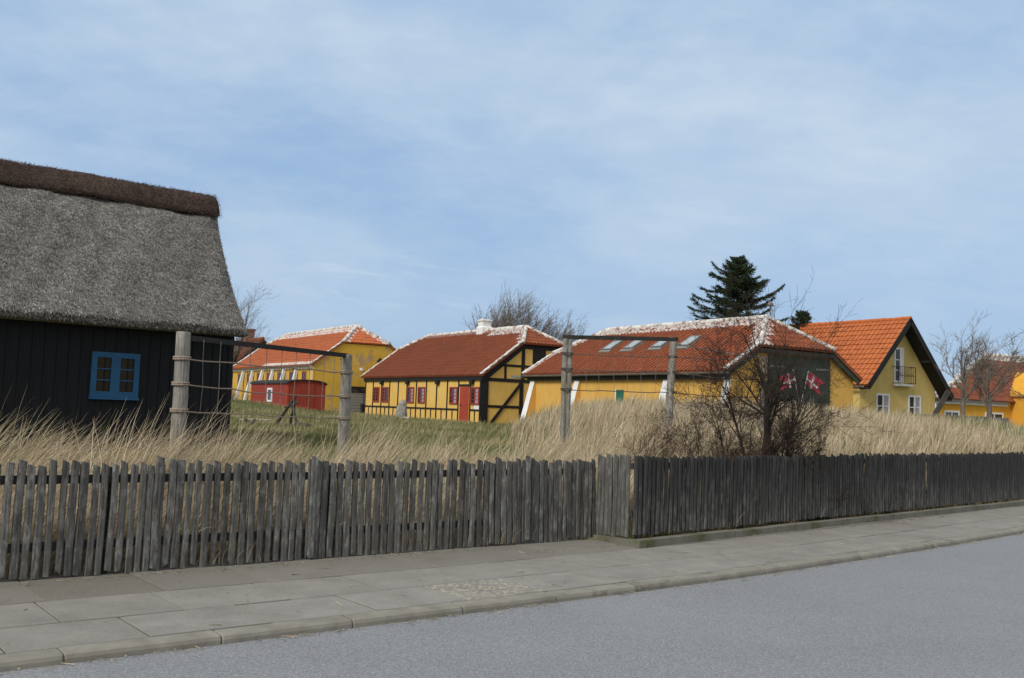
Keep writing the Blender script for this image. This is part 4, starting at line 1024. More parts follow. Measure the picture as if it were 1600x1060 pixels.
    for j in range(nxr+1):
        xx_ = X0-.2+(.66-X0+.2)*j/nxr; kk = 1-.10*max(0, 1-(nxr-j)/4)
        for (a, b) in cs: m.v.append((xx_+rr.uniform(-.03, .03)*(j not in (0, nxr)), 3+a*kk+rr.uniform(-.02, .02), zr+b*kk+rr.uniform(-.02, .02)+.02*math.sin(xx_*2.2)))
    for j in range(nxr):
        for k2 in range(K): k3 = (k2+1) % K; m.face((j*K+k2, j*K+k3, (j+1)*K+k3, (j+1)*K+k2))
    m.face([k2 for k2 in range(K)][::-1]); m.face([nxr*K+k2 for k2 in range(K)])
    rg = m.build('heather_ridge', M['heather'], rf, smooth=True)
    N = 26000; th = rng.uniform(-2.2, 1.2, N); tt = rng.uniform(-9, .68, N)
    ci = rng.random(N)*8; i0 = ci.astype(int); fr = ci-i0; csa = np.array(cs[:10])
    pp = csa[i0]*(1-fr)[:, None]+csa[i0+1]*fr[:, None]
    P = np.stack([tt, 3+pp[:, 0], zr+pp[:, 1]], 1); out = np.stack([np.zeros(N), pp[:, 0]*.9, pp[:, 1]+.35], 1); out /= np.linalg.norm(out, axis=1)[:, None]
    d = out*rng.uniform(-.1, .5, N)[:, None]+np.stack([rng.normal(0, .7, N), rng.normal(0, .3, N), rng.normal(-.2, .4, N)], 1); d /= np.linalg.norm(d, axis=1)[:, None]
    Q = P+d*rng.uniform(.03, .08, N)[:, None]; wd = np.cross(d, np.array((.3, -.8, .5))); wd /= np.linalg.norm(wd, axis=1)[:, None]; wd *= .004
    Vv = np.stack([P-wd, P+wd, Q+wd*.5, Q-wd*.5], 1).reshape(-1, 3); C = np.repeat(rng.choice([.5, .8, 1.1, 1.6], N)[:, None]*np.array((.075, .048, .037)), 4, 0)
    tag(np_mesh('heather_twigs', [(Vv, np.arange(N*4).reshape(-1, 4), C)], M['blade'], rf), kind='stuff')
house_h()

# ------------------------------------------------------------------ drying frames
def sag(p, q, n=8, s=.03, wob=.012, rnd=random):
    p, q = Vector(p), Vector(q); out = []
    for i in range(n+1):
        t = i/n; v = p.lerp(q, t); v.z -= s*4*t*(1-t); v.z += rnd.uniform(-wob, wob) if 0 < i < n else 0; out.append(v)
    return out
def frame_one():
    rnd = random.Random(31)
    A = Vector((-3.74, 11.2, 0)); B = Vector((-2.42, 14.5, 0)); root = empty('drying_frame', (A.x, A.y, gz(A.x, A.y)), 0, 'net drying frame of two thick round posts and rope in front of the thatched house', 'drying frame', 'net drying frames'); base = root.location
    zt = {0: 2.33, 1: 2.30}
    for i, (P, lx) in enumerate(((A, .0), (B, -.0))):
        g = gz(P.x, P.y); m = MB(); r = .082
        m.path([(0, 0, g-.5), (.0, 0, g+.6), (.006, .004, 1.6), (0, 0, zt[i]-.02), (0, 0, zt[i])], [r*1.08, r*1.05, r, r*.98, r*.93], 14); o = m.build('post', M['post'], root, smooth=False); o.location = P-base
        o.location.z = -base.z
    m = MB(); m.beam(A-base+Vector((.05, .05, 2.265)), B-base+Vector((0, 0, 2.285)), .05, .06); m.build('crossbar', M['bar'], root)
    hs = [(2.02, 2.03), (1.73, 1.68), (1.43, 1.36)]
    ropes = []
    for (h0, h1) in hs:
        for P, h in ((A, h0), (B, h1)):
            m = MB()
            for k in range(2): m.path([P-base+Vector((.094*math.cos(t), .094*math.sin(t), h-.0+.022*k+.004*math.sin(t))) for t in [i*math.pi/6 for i in range(13)]], [.011]*13, 5)
            m.build('lashing', M['rope'], root)
        pts = sag(A-base+Vector((.07, -.06, h0)), B-base+Vector((-.06, -.06, h1)), 12, rnd.uniform(.0, .045), .012, rnd); ropes.append(pts)
        m = MB(); m.path(pts, [.0085]*len(pts), 5); m.build('rope', M['rope'], root)
    for k in (1, 2.1, 4.2, 5.4, 6.6, 7.8, 9, 10.3, 11.3):
        i = int(k); t = k-i; r = [p[i].lerp(p[min(i+1, 12)], t) for p in ropes]; pass
        jx = rnd.uniform(-.02, .02)
        m = MB(); m.path([Vector((r[0].x, r[0].y, 2.26-base.z)), r[0], r[1]+Vector((jx, 0, 0)), r[2]], [.0042]*4, 4); m.build('cord', M['wire'], root)
frame_one()
def frame_two():
    rnd = random.Random(33)
    A = Vector((1.08, 19., 0)); B = Vector((3.12, 19., 0)); Cc = Vector((4.95, 19.3, 0))
    g0 = gz(A.x, A.y); root = empty('drying_frame', (A.x, A.y, g0), 0, 'net drying frame of thin split grey posts in tall grass before the long yellow house', 'drying frame', 'net drying frames'); b = Vector((A.x, A.y, 0))
    def P(name, mat, m):
        o = m.build(name, M[mat], root); o.location.z = -g0; return o
    m = MB(); zt = 2.98
    m.path([(-.045, 0, g0-.4), (-.05, 0, 1.6), (-.055, 0, 2.4), (-.045, 0, zt)], [.052, .05, .052, .048], 9); P('post', 'post', m)
    m = MB(); m.path([(.05, .01, g0-.4), (.045, .01, 1.6), (.05, .01, 2.3), (.045, .01, zt-.01)], [.045, .045, .047, .042], 9); P('post', 'post', m)
    m = MB(); m.path([B-b+Vector((-.07, 0, gz(B.x, B.y)-.4)), B-b+Vector((-.045, 0, 1.9)), B-b+Vector((-.015, 0, 2.6)), B-b+Vector((0, 0, 2.99))], [.078, .076, .07, .07], 10); P('post', 'post', m)
    m = MB(); m.path([Cc-b+Vector((0, 0, .8)), Cc-b+Vector((0, 0, 2.78))], [.06, .055], 10); P('post', 'post', m)
    m = MB(); m.beam((-.10, 0, 3.01), B-b+Vector((.09, 0, 3.04)), .06, .075); P('crossbar', 'bar', m)
    hs = [(2.68, 2.69, 2.72), (2.38, 2.39, 2.33), (1.99, 2.0, 2.0)]
    for h0, h1, h2 in hs:
        for Q, h, r in ((A, h0, .11), (B, h1, .088)):
            m = MB()
            for k in range(2): m.path([Q-b+Vector((r*math.cos(t), .75*r*math.sin(t), h+.025*k)) for t in [i*math.pi/6 for i in range(13)]], [.010]*13, 5)
            P('lashing', 'rope_dark', m)
        p1 = sag((.1, -.05, h0), B-b+Vector((-.06, -.06, h1)), 10, rnd.uniform(-.02, .04), .012, rnd); p2 = sag(B-b+Vector((.06, -.06, h1)), Cc-b+Vector((0, -.06, h2)), 9, .03, .012, rnd)
        m = MB(); m.path(p1, [.009]*len(p1), 5); P('rope', 'rope_dark', m)
        m = MB(); m.path(p2, [.009]*len(p2), 5); P('rope', 'rope_dark', m)
    m = MB(); p = sag(B-b+Vector((.06, -.05, 2.95)), Cc-b+Vector((0, -.05, 2.75)), 8, .02, .01, rnd); m.path(p, [.013]*len(p), 5); P('rope', 'wire', m)
    for k in range(1, 7):
        m = MB(); x = .1+k*.27+rnd.uniform(-.02, .02); m.path([(x, -.05, 3.0), (x+.01, -.05, 2.67), (x-.01, -.05, 2.37), (x+rnd.uniform(-.02, .02), -.05, 1.98)], [.0035]*4, 4); P('cord', 'wire', m)
    for k in range(1, 6):
        m = MB(); x = 2.15+k*.29; m.path([(x, -.05, 2.68), (x, -.05, 2.36), (x, -.05, 1.99)], [.0035]*3, 4); P('cord', 'wire', m)
frame_two()

# ------------------------------------------------------------------ trees and shrubs
def grow(m, pos, d, ln, r, lvl, rnd, P):
    """one branch; P: per-level dicts"""
    p = P[lvl]; n = p.get('seg', 4); pts = [pos.copy()]; rr = [r]; dd = d.normalized(); dirs = [dd]
    for i in range(n):
        dd = (dd+Vector((rnd.gauss(0, 1), rnd.gauss(0, 1), rnd.gauss(0, 1)))*p['wob']+Vector(p.get('pull', (0, 0, 0)))).normalized()
        pts.append(pts[-1]+dd*(ln/n)); rr.append(max(r*(1-(i+1)/n*(1-p.get('taper', .45))), p.get('rmin', .0015))); dirs.append(dd)
    mm = m[min(p.get('mesh', 0), len(m)-1)]; mm.path(pts, rr, p.get('sides', 4), cap=False)
    if lvl+1 < len(P):
        q = P[lvl+1]; nb = q['n'] if not callable(q['n']) else q['n'](rnd)
        for k in range(nb):
            t = rnd.uniform(q.get('t0', .3), 1.) if k else 1.
            i = min(int(t*n), n-1); f = t*n-i; bp = pts[i].lerp(pts[i+1], f); bd = dirs[min(i+1, n)]
            ax = bd.orthogonal().normalized(); ax = Matrix.Rotation(rnd.uniform(0, 2*math.pi), 3, bd) @ ax
            an = rnd.gauss(q['ang'], q['ang']*.3) if k else rnd.uniform(0, q['ang']*.5)
            nd = Matrix.Rotation(an, 3, ax) @ bd
            grow(m, bp, nd, ln*q['len']*rnd.uniform(.65, 1.2)*(1-.35*(1-t) if k else 1), rr[i]*q['rad'], lvl+1, rnd, P)
def tree(name, loc, label, cat, P, starts, seed, bark, twig, group=None, z0=None):
    rnd = random.Random(seed); z = gz(loc[0], loc[1])-.05 if z0 is None else z0
    root = empty(name, (loc[0], loc[1], z), 0, label, cat, group); a, b = MB(), MB()
    for (p, d, ln, r) in starts: grow((a, b), Vector(p), Vector(d), ln, r, 0, rnd, P)
    a.build('trunk' if 'tree' in name else 'stem', M[bark], root, smooth=True); b.build('crown' if 'tree' in name else 'twigs', M[twig], root)
    return root
# wide bare tree behind the half-timbered house
PT = [dict(wob=.03, seg=3, sides=8, taper=.8), dict(n=13, len=1.3, rad=.48, ang=.72, wob=.08, seg=5, sides=6, t0=.45, pull=(.02, 0, .07), taper=.5),
      dict(n=8, len=.55, rad=.5, ang=.38, wob=.10, seg=4, sides=5, t0=.2, pull=(.03, 0, .05), mesh=1, rmin=.012), dict(n=7, len=.55, rad=.55, ang=.42, wob=.12, seg=3, sides=3, t0=.15, pull=(.04, 0, .05), mesh=1, rmin=.010),
      dict(n=6, len=.55, rad=.6, ang=.42, wob=.13, seg=3, sides=3, t0=.1, pull=(.05, 0, .04), mesh=1, rmin=.009), dict(n=3, len=.6, rad=.6, ang=.45, wob=.15, seg=2, sides=3, t0=.2, pull=(.05, 0, .03), mesh=1, rmin=.008)]
def big_tree():
    rnd = random.Random(14); st = [((0, 0, 0), (-.03, 0, 1), 3.0, .26)]
    for k in range(170):
        a = rnd.uniform(-1.3, 1.15); b = rnd.uniform(-.7, .7); z0 = rnd.uniform(1.6, 3.4); L = (7.6 if a > 0 else 7.0)*(1-.26*abs(a)**1.5)*rnd.uniform(.80, 1.)-(z0-1.6)*.5
        st.append(((rnd.uniform(-.1, .1), rnd.uniform(-.1, .1), z0), (math.sin(a), math.sin(b)*.6, math.cos(a)), L*.69, .05))
    for k in range(26): st.append(((2.9+rnd.uniform(-.2, .2), 0, rnd.uniform(1, 2.5)), (rnd.uniform(-.1, .75), rnd.uniform(-.3, .3), 1), rnd.uniform(3.0, 4.6), .04))
    P = [dict(wob=.05, seg=6, sides=5, taper=.35, pull=(.012, 0, .03), rmin=.012), dict(n=7, len=.36, rad=.5, ang=.36, wob=.10, seg=4, sides=4, t0=.35, pull=(.025, 0, .06), mesh=1, rmin=.010), dict(n=5, len=.5, rad=.6, ang=.4, wob=.12, seg=3, sides=3, t0=.15, pull=(.05, 0, .05), mesh=1, rmin=.008), dict(n=4, len=.55, rad=.6, ang=.42, wob=.14, seg=2, sides=3, t0=.1, pull=(.05, 0, .03), mesh=1, rmin=.007)]
    tree('bare_tree', (-.35, 72.), 'large bare windswept tree with dense fine twigs behind the half-timbered house', 'tree', P, st, 14, 'bark_grey', 'twig_grey', 'bare trees')
big_tree()
PT2 = [dict(wob=.05, seg=3, sides=7, taper=.75), dict(n=8, len=.95, rad=.36, ang=.6, wob=.1, seg=4, sides=5, t0=.5, pull=(.05, 0, .05), taper=.5),
       dict(n=7, len=.6, rad=.5, ang=.45, wob=.14, seg=4, sides=4, t0=.2, pull=(.04, 0, .04), mesh=1, rmin=.007), dict(n=8, len=.55, rad=.6, ang=.45, wob=.15, seg=3, sides=3, t0=.15, pull=(.03, 0, .03), mesh=1, rmin=.007), dict(n=5, len=.55, rad=.6, ang=.45, wob=.15, seg=2, sides=3, t0=.15, mesh=1, rmin=.006)]
tree('bare_tree', (-23.2, 84.), 'thin bare tree at the end of the thatched roof, far left', 'tree', PT2, [((0, 0, 0), (.02, 0, 1), 4.2, .22)], 5, 'bark', 'twig_grey', 'bare trees')
tree('bare_tree', (23.0, 50.), 'bare tree with upright trunk between the dark gable and the hipped house', 'tree', PT2, [((0, 0, 0), (-.02, 0, 1), 2.3, .13)], 8, 'bark_grey', 'twig_grey', 'bare trees')
tree('bare_tree', (24.35, 50.), 'bare tree with mossy forked trunk before the middle of the hipped roof', 'tree', PT2, [((0, 0, 0), (.04, 0, 1), 2.1, .14)], 17, 'bark_grey', 'twig_grey', 'bare trees')
tree('bare_tree', (27.6, 51.), 'bare tree at the right edge of the picture in front of the hipped house', 'tree', PT2, [((0, 0, 0), (.05, 0, 1), 2.0, .10)], 29, 'bark_grey', 'twig_grey', 'bare trees')
# foreground thorn bush
PB = [dict(wob=.07, seg=6, sides=8, taper=.45), dict(n=10, len=.6, rad=.45, ang=.62, wob=.13, seg=5, sides=5, t0=.25, pull=(0, 0, .08), taper=.3),
      dict(n=10, len=.55, rad=.45, ang=.7, wob=.16, seg=4, sides=4, t0=.1, mesh=1, pull=(0, 0, .03), rmin=.0022), dict(n=8, len=.5, rad=.6, ang=.75, wob=.18, seg=3, sides=3, t0=.1, mesh=1, rmin=.002), dict(n=3, len=.5, rad=.65, ang=.7, wob=.2, seg=2, sides=3, t0=.2, mesh=1, rmin=.0018)]
tree('thorn_bush', (3.85, 15.15), 'tall dark leafless bush with several crooked stems behind the black fence', 'bush', PB,
     [((0, 0, 0), (-.04, 0, 1), 1.8, .078), ((-.05, .1, .1), (-.3, .1, 1), 1.7, .03), ((.08, 0, 0), (.52, .1, 1), 1.45, .046), ((-.35, .1, 0), (-.2, 0, 1), 1.25, .026), ((.05, -.1, 0), (.16, -.1, 1), 1.3, .024), ((.3, .1, 0), (.6, .1, 1), .9, .022), ((-.5, .1, 0), (-.5, .2, 1), 1.1, .02), ((.15, .1, 0), (.3, .2, 1), 1.7, .026)], 43, 'bark', 'twig')
PS = [dict(wob=.14, seg=4, sides=4, taper=.5, mesh=1), dict(n=6, len=.6, rad=.6, ang=.6, wob=.16, seg=4, sides=3, t0=.2, mesh=1), dict(n=5, len=.55, rad=.65, ang=.6, wob=.2, seg=3, sides=3, t0=.15, mesh=1), dict(n=2, len=.55, rad=.65, ang=.6, wob=.2, seg=2, sides=3, t0=.15, mesh=1)]
def low_shrub(x, y, w, h, n, seed, label, mat='twig_red'):
    rnd = random.Random(seed); st = [((rnd.uniform(-w, w), rnd.uniform(-.25, .25), 0), (rnd.gauss(0, .35), rnd.gauss(0, .25), 1), h*rnd.uniform(.6, 1.05), .011) for _ in range(n)]
    z = gz(x, y)-.03; root = empty('low_shrub', (x, y, z), 0, label, 'shrub', 'leafless shrubs along the fence'); b = MB()
    for (p, d, ln, r) in st: grow((b,), Vector(p), Vector(d), ln, r, 0, rnd, PS)
    b.build('twigs', M[mat], root)
low_shrub(3.15, 14.9, .75, .75, 34, 3, 'low reddish brown leafless shrub just left of the tall dark bush')
low_shrub(2.35, 15.2, .5, .7, 20, 9, 'low reddish brown leafless shrub below the right drying frame post')
low_shrub(4.7, 15.5, .4, .62, 16, 6, 'low dark leafless shrub just right of the tall dark bush', 'twig')
low_shrub(3.95, 15.3, .6, .65, 30, 12, 'tangled dark shoots around the foot of the tall bush', 'twig')
def scrub(x, y, w, h, n, seed, label):
    rnd = random.Random(seed); root = empty('scrub_bush', (x, y, gz(x, y)-.05), 0, label, 'bush'); b = MB()
    for _ in range(n): grow((b,), Vector((rnd.uniform(-w, w), rnd.uniform(-.8, .8), 0)), Vector((rnd.gauss(0, .4), rnd.gauss(0, .3), 1)), h*rnd.uniform(.5, 1.1), .02, 0, rnd, PS[:3])
    b.build('twigs', M['scrub'], root)
scrub(-17.9, 60., 1.7, 1.1, 70, 2, 'pale brown leafless scrub in front of the yellow longhouse, left of the red shed')
scrub(17.6, 46., 1.3, .8, 24, 4, 'thin brown scrub under the right ground floor window of the balcony house')

def conifer(loc, H, zc, spread, label, seed, dens=1., lean=()):
    rnd = random.Random(seed); z0 = gz(*loc); root = empty('conifer_tree', (loc[0], loc[1], z0), 0, label, 'tree', 'conifers behind the houses'); m = MB()
    m.path([(0, 0, 0), (.02, 0, H*.5), (0, 0, H*.97)], [.22, .13, .02], 7); m.build('trunk', M['bark'], root)
    B = []; Ln = []; D = []
    nb = int(150*dens); br = MB()
    for i in range(nb):
        f = (i+.5)/nb; z = zc+(H-zc)*f**.9; L = spread*(1-f)**.72*(rnd.uniform(.45, .95)+(rnd.uniform(.2, .6) if rnd.random() < .2 else 0))+.2; az = i*2.4+rnd.uniform(-.7, .7)
        for (faz, ff, k) in lean:
            if abs(f-ff) < .05 and abs(math.remainder(az-faz, 2*math.pi)) < .5: L *= k
        n = max(5, int(L*9)); p = Vector((0, 0, z)); el = rnd.uniform(-.22, .2)+.30*f
        pts = [p.copy()]
        for s_ in range(n):
            t = s_/n; e = el-.2*math.sin(t*math.pi)+.38*t*t+.1
            d = Vector((math.cos(az)*math.cos(e), math.sin(az)*math.cos(e), math.sin(e))); p = p+d*(L/n); pts.append(p.copy())
            side = Vector((-math.sin(az), math.cos(az), 0)); tw = (1-t*.7)*.42*min(1, L)
            for sg in (-1, 1):
                for _ in range(3):
                    dd = (side*sg*rnd.uniform(.5, 1)+d*rnd.uniform(.3, 1.)+Vector((0, 0, rnd.uniform(-.55, .15)))).normalized(); B.append(p+d*rnd.uniform(-.08, .08)); D.append(dd); Ln.append(tw*rnd.uniform(.5, 1.3)+.09)
        dd = d; B.append(p); D.append(dd); Ln.append(.18)
        br.path(pts, [max(.035*(1-k/len(pts)), .008) for k in range(len(pts))], 4, cap=False)
    br.build('limbs', M['bark'], root)
    # each twig carries a brush of needle blades
    B = np.array([tuple(b) for b in B]); D = np.array([tuple(b) for b in D]); Ln = np.array(Ln); k = 9; N = len(B)*k
    t = np.tile(np.linspace(.05, 1, k), len(B)); Pb = np.repeat(B, k, 0)+np.repeat(D*Ln[:, None], k, 0)*t[:, None]
    Dn = np.repeat(D, k, 0)*.7+rng.normal(0, .55, (N, 3)); Dn /= np.linalg.norm(Dn, axis=1)[:, None]; ln = rng.uniform(.06, .13, N)
    wd = np.cross(Dn, rng.normal(0, 1, (N, 3))); wd /= np.linalg.norm(wd, axis=1)[:, None]; wd *= rng.uniform(.010, .020, N)[:, None]; Q = Pb+Dn*ln[:, None]
    Vv = np.stack([Pb-wd, Pb+wd, Q+wd*.5, Q-wd*.5], 1).reshape(-1, 3)
    cc = np.array([(.030, .048, .022), (.045, .065, .028), (.022, .036, .020), (.06, .08, .032)])[rng.integers(0, 4, N)]*rng.uniform(.7, 1.2, (N, 1))
    np_mesh('crown', [(Vv, np.arange(N*4).reshape(-1, 4), np.repeat(cc, 4, 0))], M['needles'], root)
conifer((14.15, 62.), 10.75, 4.0, 3.6, 'tall dark green spruce rising behind the long yellow house', 3, lean=((math.pi, .28, 1.3), (0, .42, 1.25), (math.pi, .8, 1.5), (0, .75, 1.5)))
conifer((18.3, 62.), 7.35, 4.0, 1.3, 'small dark conifer tip showing beside the bright orange roof ridge', 6, .5)

# ------------------------------------------------------------------ small things
def cowl():
    root = empty('vent_cowl', (14.3, 54.5, .8), 0, 'small grey mushroom-shaped vent cowl on a thin pole behind the white hip', 'vent'); m = MB()
    m.path([(0, 0, 0), (0, 0, 7.15)], [.035, .03], 6); m.build('pole', M['zinc'], root); m = MB()
    m.path([(0, 0, 7.0), (0, 0, 7.04), (0, 0, 7.16), (0, 0, 7.25), (0, 0, 7.29)], [.17, .19, .15, .08, .02], 12); m.build('cap', M['zinc'], root, smooth=True)
cowl()
def standing_stone():
    m = MB(); rnd = random.Random(6); zs = [-.3, 0, .3, .6, .85, .98, 1.05]; ws = [.33, .32, .33, .29, .24, .15, .05]
    n = 9
    for z, w in zip(zs, ws):
        for k in range(n):
            a = 2*math.pi*k/n; m.v.append((w*math.cos(a)*rnd.uniform(.85, 1.12)+(.06 if z > .8 else 0), .2*math.sin(a)*rnd.uniform(.8, 1.15)*(w/.33), z*1.05))
    for i in range(len(zs)-1):
        for k in range(n): k2 = (k+1) % n; m.face((i*n+k, i*n+k2, (i+1)*n+k2, (i+1)*n+k))
    m.face([len(m.v)-n+k for k in range(n)])
    o = m.build('standing_stone', M['stone']); o.location = (-5.72, 52.4, .8); tag(o, 'upright grey lichened standing stone in front of the half-timbered house', 'stone')
    m = MB(); rnd = random.Random(2)
    for z, w in ((-.05, .24), (.06, .27), (.17, .2), (.2, .1)):
        for k in range(8): a = k*math.pi/4; m.v.append((w*math.cos(a)*rnd.uniform(.9, 1.1), .6*w*math.sin(a)*rnd.uniform(.9, 1.1), z))
    for i in range(3):
        for k in range(8): k2 = (k+1) % 8; m.face((i*8+k, i*8+k2, (i+1)*8+k2, (i+1)*8+k))
    m.face(range(24, 32)); o = m.build('pale_stone', M['pale_stone'], smooth=True); o.location = (-5.4, 51.6, .8); tag(o, 'small white stone lying at the foot of the standing stone', 'stone')
standing_stone()
def dark_box():
    root = empty('metal_box', (-8.95, 61.0, .8), UA, 'small dark box beside the far corner of the half-timbered house', 'box'); m = MB(); m.box(-.22, .22, -.15, .15, .05, .72); m.build('cabinet', M['iron'], root)
    m = MB(); m.hexa([(-.26, -.19, .72), (.26, -.19, .72), (.26, .19, .72), (-.26, .19, .72), (-.22, -.15, .8), (.22, -.15, .78), (.22, .15, .78), (-.22, .15, .8)]); m.build('lid', M['felt'], root)
dark_box()
def trestle():
    z = gz(-7.2, 33); root = empty('wooden_trestle', (-7.2, 33., z), 0, 'dark weathered wooden tripod trestle standing on the lawn before the red shed', 'trestle')
    for p, q, r in (((-.72, .1, -.1), (.06, .0, 1.08), .055), ((.25, -.15, -.1), (-.12, .02, .88), .04), ((-.25, .5, -.1), (.03, .0, .9), .045)):
        m = MB(); P, Q = Vector(p), Vector(q); m.path([P, P.lerp(Q, .5)+Vector((.01, 0, .01)), Q], [r*1.1, r, r*.85], 7); m.build('leg', M['driftwood'], root)
    m = MB(); m.path([(-.3, .02, .66), (.16, .0, .86)], [.045, .04], 6); m.build('crosspiece', M['driftwood'], root)
trestle()
def driftwood(x, y, pts, rads, mat, label, cat='wood', name='driftwood'):
    m = MB(); m.path(pts, rads, 7); o = m.build(name, M[mat]); o.location = (x, y, gz(x, y)); tag(o, label, cat)
driftwood(-9.05, 35., [(-.5, 0, .14), (0, .05, .17), (.5, .1, .16), (.62, .1, .2)], [.035, .05, .045, .02], 'driftwood_pale', 'pale stick lying on the lawn left of the trestle', 'stick', 'stick')
driftwood(-8.5, 32.5, [(-.18, 0, .22), (-.02, .0, .06), (.1, 0, .12), (.16, 0, .24)], [.05, .09, .07, .03], 'driftwood', 'small dark forked chunk of wood on the lawn', 'wood', 'wood_chunk')
driftwood(-6.85, 32.3, [(-.5, 0, .05), (0, .05, .12), (.42, .1, .10)], [.06, .08, .05], 'driftwood', 'low dark log lying at the foot of the trestle', 'log', 'log')
def flat_stone():
    m = MB(); m.hexa([(-.3, -.2, -.05), (.3, -.22, -.05), (.27, .2, -.05), (-.28, .18, -.05), (-.27, -.18, .07), (.27, -.19, .09), (.24, .17, .08), (-.25, .15, .06)]); o = m.build('flat_stone', M['kerb']); o.location = (-5.0, 19.2, gz(-5, 19.2)+.03); tag(o, 'flat grey stone slab near the corner of the thatched house', 'stone')
flat_stone()
def leaning_post():
    z = gz(19.4, 45.); root = empty('leaning_timber', (19.1, 45., z), 0, 'dark slanting timber propped beside the right corner of the balcony house', 'timber'); m = MB()
    m.beam((-.25, 0, -.2), (.95, .1, 1.85), .2, .16, (0, 1, 0)); m.build('beam', M['driftwood'], root); m = MB(); m.beam((.5, .1, -.2), (.32, .05, .75), .12, .1, (0, 1, 0)); m.build('prop', M['driftwood'], root)
leaning_post()
def board_fence():
    root = empty('board_fence', (21.5, 52.5, .8), R(28), 'low grey vertical board fence in front of the hipped house', 'fence'); m = MB(); rnd = random.Random(4)
    for k in range(52): x = k*.15; h = 1.28+rnd.uniform(-.03, .03); m.box(x, x+.14, -.012, .012, -.3, h)
    m.build('board_panel', M['greywood_v'], root)
    for z in (.35, 1.0): box_part('rail', M['greywood_v'], root, 0, 7.8, .013, .07, z, z+.08)
board_fence()

# ------------------------------------------------------------------ light and sky
SUN_AZ, SUN_EL = R(218), R(40)                 # compass-like azimuth from +Y towards +X
sd = Vector((math.sin(SUN_AZ)*math.cos(SUN_EL), math.cos(SUN_AZ)*math.cos(SUN_EL), math.sin(SUN_EL)))
ld = bpy.data.lights.new('sun', 'SUN'); ld.energy = 2.55; ld.angle = R(16); ld.color = (1, .95, .88)
lo = bpy.data.objects.new('sun', ld); col.objects.link(lo); lo.rotation_euler = sd.to_track_quat('Z', 'Y').to_euler()
w = bpy.data.worlds.new('World'); scn.world = w; w.use_nodes = True
n = w.node_tree.nodes; l = w.node_tree.links; bg = n['Background']; bg.inputs[1].default_value = .1
def N(t, **k):
    q = n.new(t)
    for a, v in k.items(): setattr(q, a, v)
    return q
sky = N('ShaderNodeTexSky', sky_type='NISHITA', sun_disc=False, sun_elevation=SUN_EL, sun_rotation=SUN_AZ, air_density=1.2, dust_density=1.0, ozone_density=2.0)
tc = N('ShaderNodeTexCoord'); sx = N('ShaderNodeSeparateXYZ'); l.new(tc.outputs['Generated'], sx.inputs[0])
def mth(op, a, b=0., c=None):
    q = N('ShaderNodeMath', operation=op)
    for i, v in enumerate((a, b) if c is None else (a, b, c)):
        if isinstance(v, bpy.types.NodeSocket): l.new(v, q.inputs[i])
        else: q.inputs[i].default_value = v
    return q.outputs[0]
zz = mth('ADD', mth('MAXIMUM', sx.outputs['Z'], 0.), .30)
cb = N('ShaderNodeCombineXYZ'); l.new(mth('DIVIDE', sx.outputs['X'], zz), cb.inputs[0]); l.new(mth('DIVIDE', sx.outputs['Y'], zz), cb.inputs[1])
def noise(scale, det, rough, dist=0., loc=(0, 0, 0), sc=(1, 1, 1)):
    mp = N('ShaderNodeMapping'); mp.inputs['Location'].default_value = loc; mp.inputs['Scale'].default_value = sc; l.new(cb.outputs[0], mp.inputs['Vector'])
    q = N('ShaderNodeTexNoise'); q.inputs['Scale'].default_value = scale; q.inputs['Detail'].default_value = det; q.inputs['Roughness'].default_value = rough; q.inputs['Distortion'].default_value = dist
    l.new(mp.outputs[0], q.inputs['Vector']); return q.outputs['Fac']
def mr(v, a, b, c, d):
    q = N('ShaderNodeMapRange'); q.interpolation_type = 'SMOOTHSTEP'; l.new(v, q.inputs[0])
    for i, x in enumerate((a, b, c, d)): q.inputs[i+1].default_value = x
    return q.outputs[0]
big = mr(noise(.8, 5, .55, .4, (3.1, 1.2, 0)), .36, .66, 0, 1)
med = mr(noise(2.6, 7, .58, .3, (7.7, 2.2, 0)), .35, .7, 0, 1)
fine = mr(noise(8.5, 8, .6, .2, (1.7, 9.2, 0), (1, 1.6, 1)), .35, .7, 0, 1)
dens = mth('ADD', mth('ADD', mth('MULTIPLY', big, .62), mth('MULTIPLY', med, .3)), mth('MULTIPLY', fine, .15))
dens = mth('MULTIPLY', dens, mr(sx.outputs['Z'], .02, .30, .5, 1.05))
mx = N('ShaderNodeMix', data_type='RGBA'); l.new(dens, mx.inputs[0])
SKY_A = (3.3, 5.05, 7.75, 1); SKY_C = (5.7, 6.9, 8.2, 1)
m0 = N('ShaderNodeMix', data_type='RGBA'); m0.inputs[0].default_value = .8; l.new(sky.outputs[0], m0.inputs[6]); m0.inputs[7].default_value = SKY_A
l.new(m0.outputs[2], mx.inputs[6]); mx.inputs[7].default_value = SKY_C
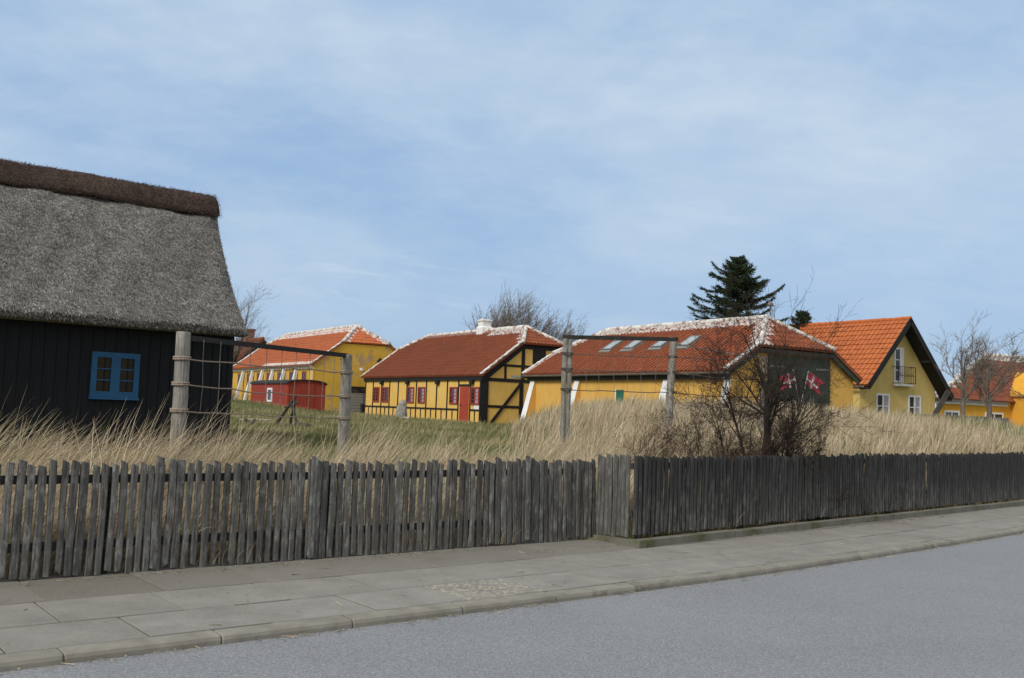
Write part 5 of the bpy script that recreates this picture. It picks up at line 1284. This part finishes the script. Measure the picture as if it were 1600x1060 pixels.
ux = mth('DIVIDE', sx.outputs['X'], mth('MAXIMUM', sx.outputs['Y'], .05)); vz = mth('DIVIDE', sx.outputs['Z'], mth('MAXIMUM', sx.outputs['Y'], .05))
g1 = mth('EXPONENT', mth('MULTIPLY', mth('ADD', mth('POWER', mth('ABSOLUTE', mth('DIVIDE', mth('ADD', ux, .13), .10)), 2.), mth('POWER', mth('ABSOLUTE', mth('DIVIDE', mth('SUBTRACT', vz, .125), .024)), 2.)), -1.))
cw = N('ShaderNodeCombineXYZ'); l.new(mth('MULTIPLY', ux, 9.), cw.inputs[0]); l.new(mth('ADD', mth('MULTIPLY', vz, 70.), mth('MULTIPLY', ux, 8.)), cw.inputs[1])
wn = N('ShaderNodeTexNoise'); wn.inputs['Scale'].default_value = 1.; wn.inputs['Detail'].default_value = 6; wn.inputs['Distortion'].default_value = .5; l.new(cw.outputs[0], wn.inputs['Vector'])
wm = N('ShaderNodeMix', data_type='RGBA'); l.new(mth('MULTIPLY', g1, mr(wn.outputs['Fac'], .5, .72, 0, .75)), wm.inputs[0]); l.new(mx.outputs[2], wm.inputs[6]); wm.inputs[7].default_value = (6.1, 7.3, 8.5, 1)
# thick bright cloud out of view, overhead and behind, added to whiten the light
ov = N('ShaderNodeMix', data_type='RGBA'); l.new(mth('MAXIMUM', mr(sx.outputs['Z'], .42, .75, 0, .92), mr(sx.outputs['Y'], .25, -.45, 0, .85)), ov.inputs[0])
l.new(wm.outputs[2], ov.inputs[6]); cl = N('ShaderNodeMix', data_type='RGBA'); l.new(med, cl.inputs[0]); cl.inputs[6].default_value = (6.6, 6.9, 7.2, 1); cl.inputs[7].default_value = (9.0, 9.0, 8.8, 1)
l.new(cl.outputs[2], ov.inputs[7]); l.new(ov.outputs[2], bg.inputs[0])
vs = scn.view_settings; scn.display_settings.display_device = 'sRGB'; vs.view_transform = 'Standard'; vs.look = 'None'; vs.gamma = 1; vs.use_curve_mapping = False; vs.exposure = 0.
scn.render.engine = 'CYCLES'; scn.cycles.max_bounces = 6; scn.cycles.transparent_max_bounces = 8
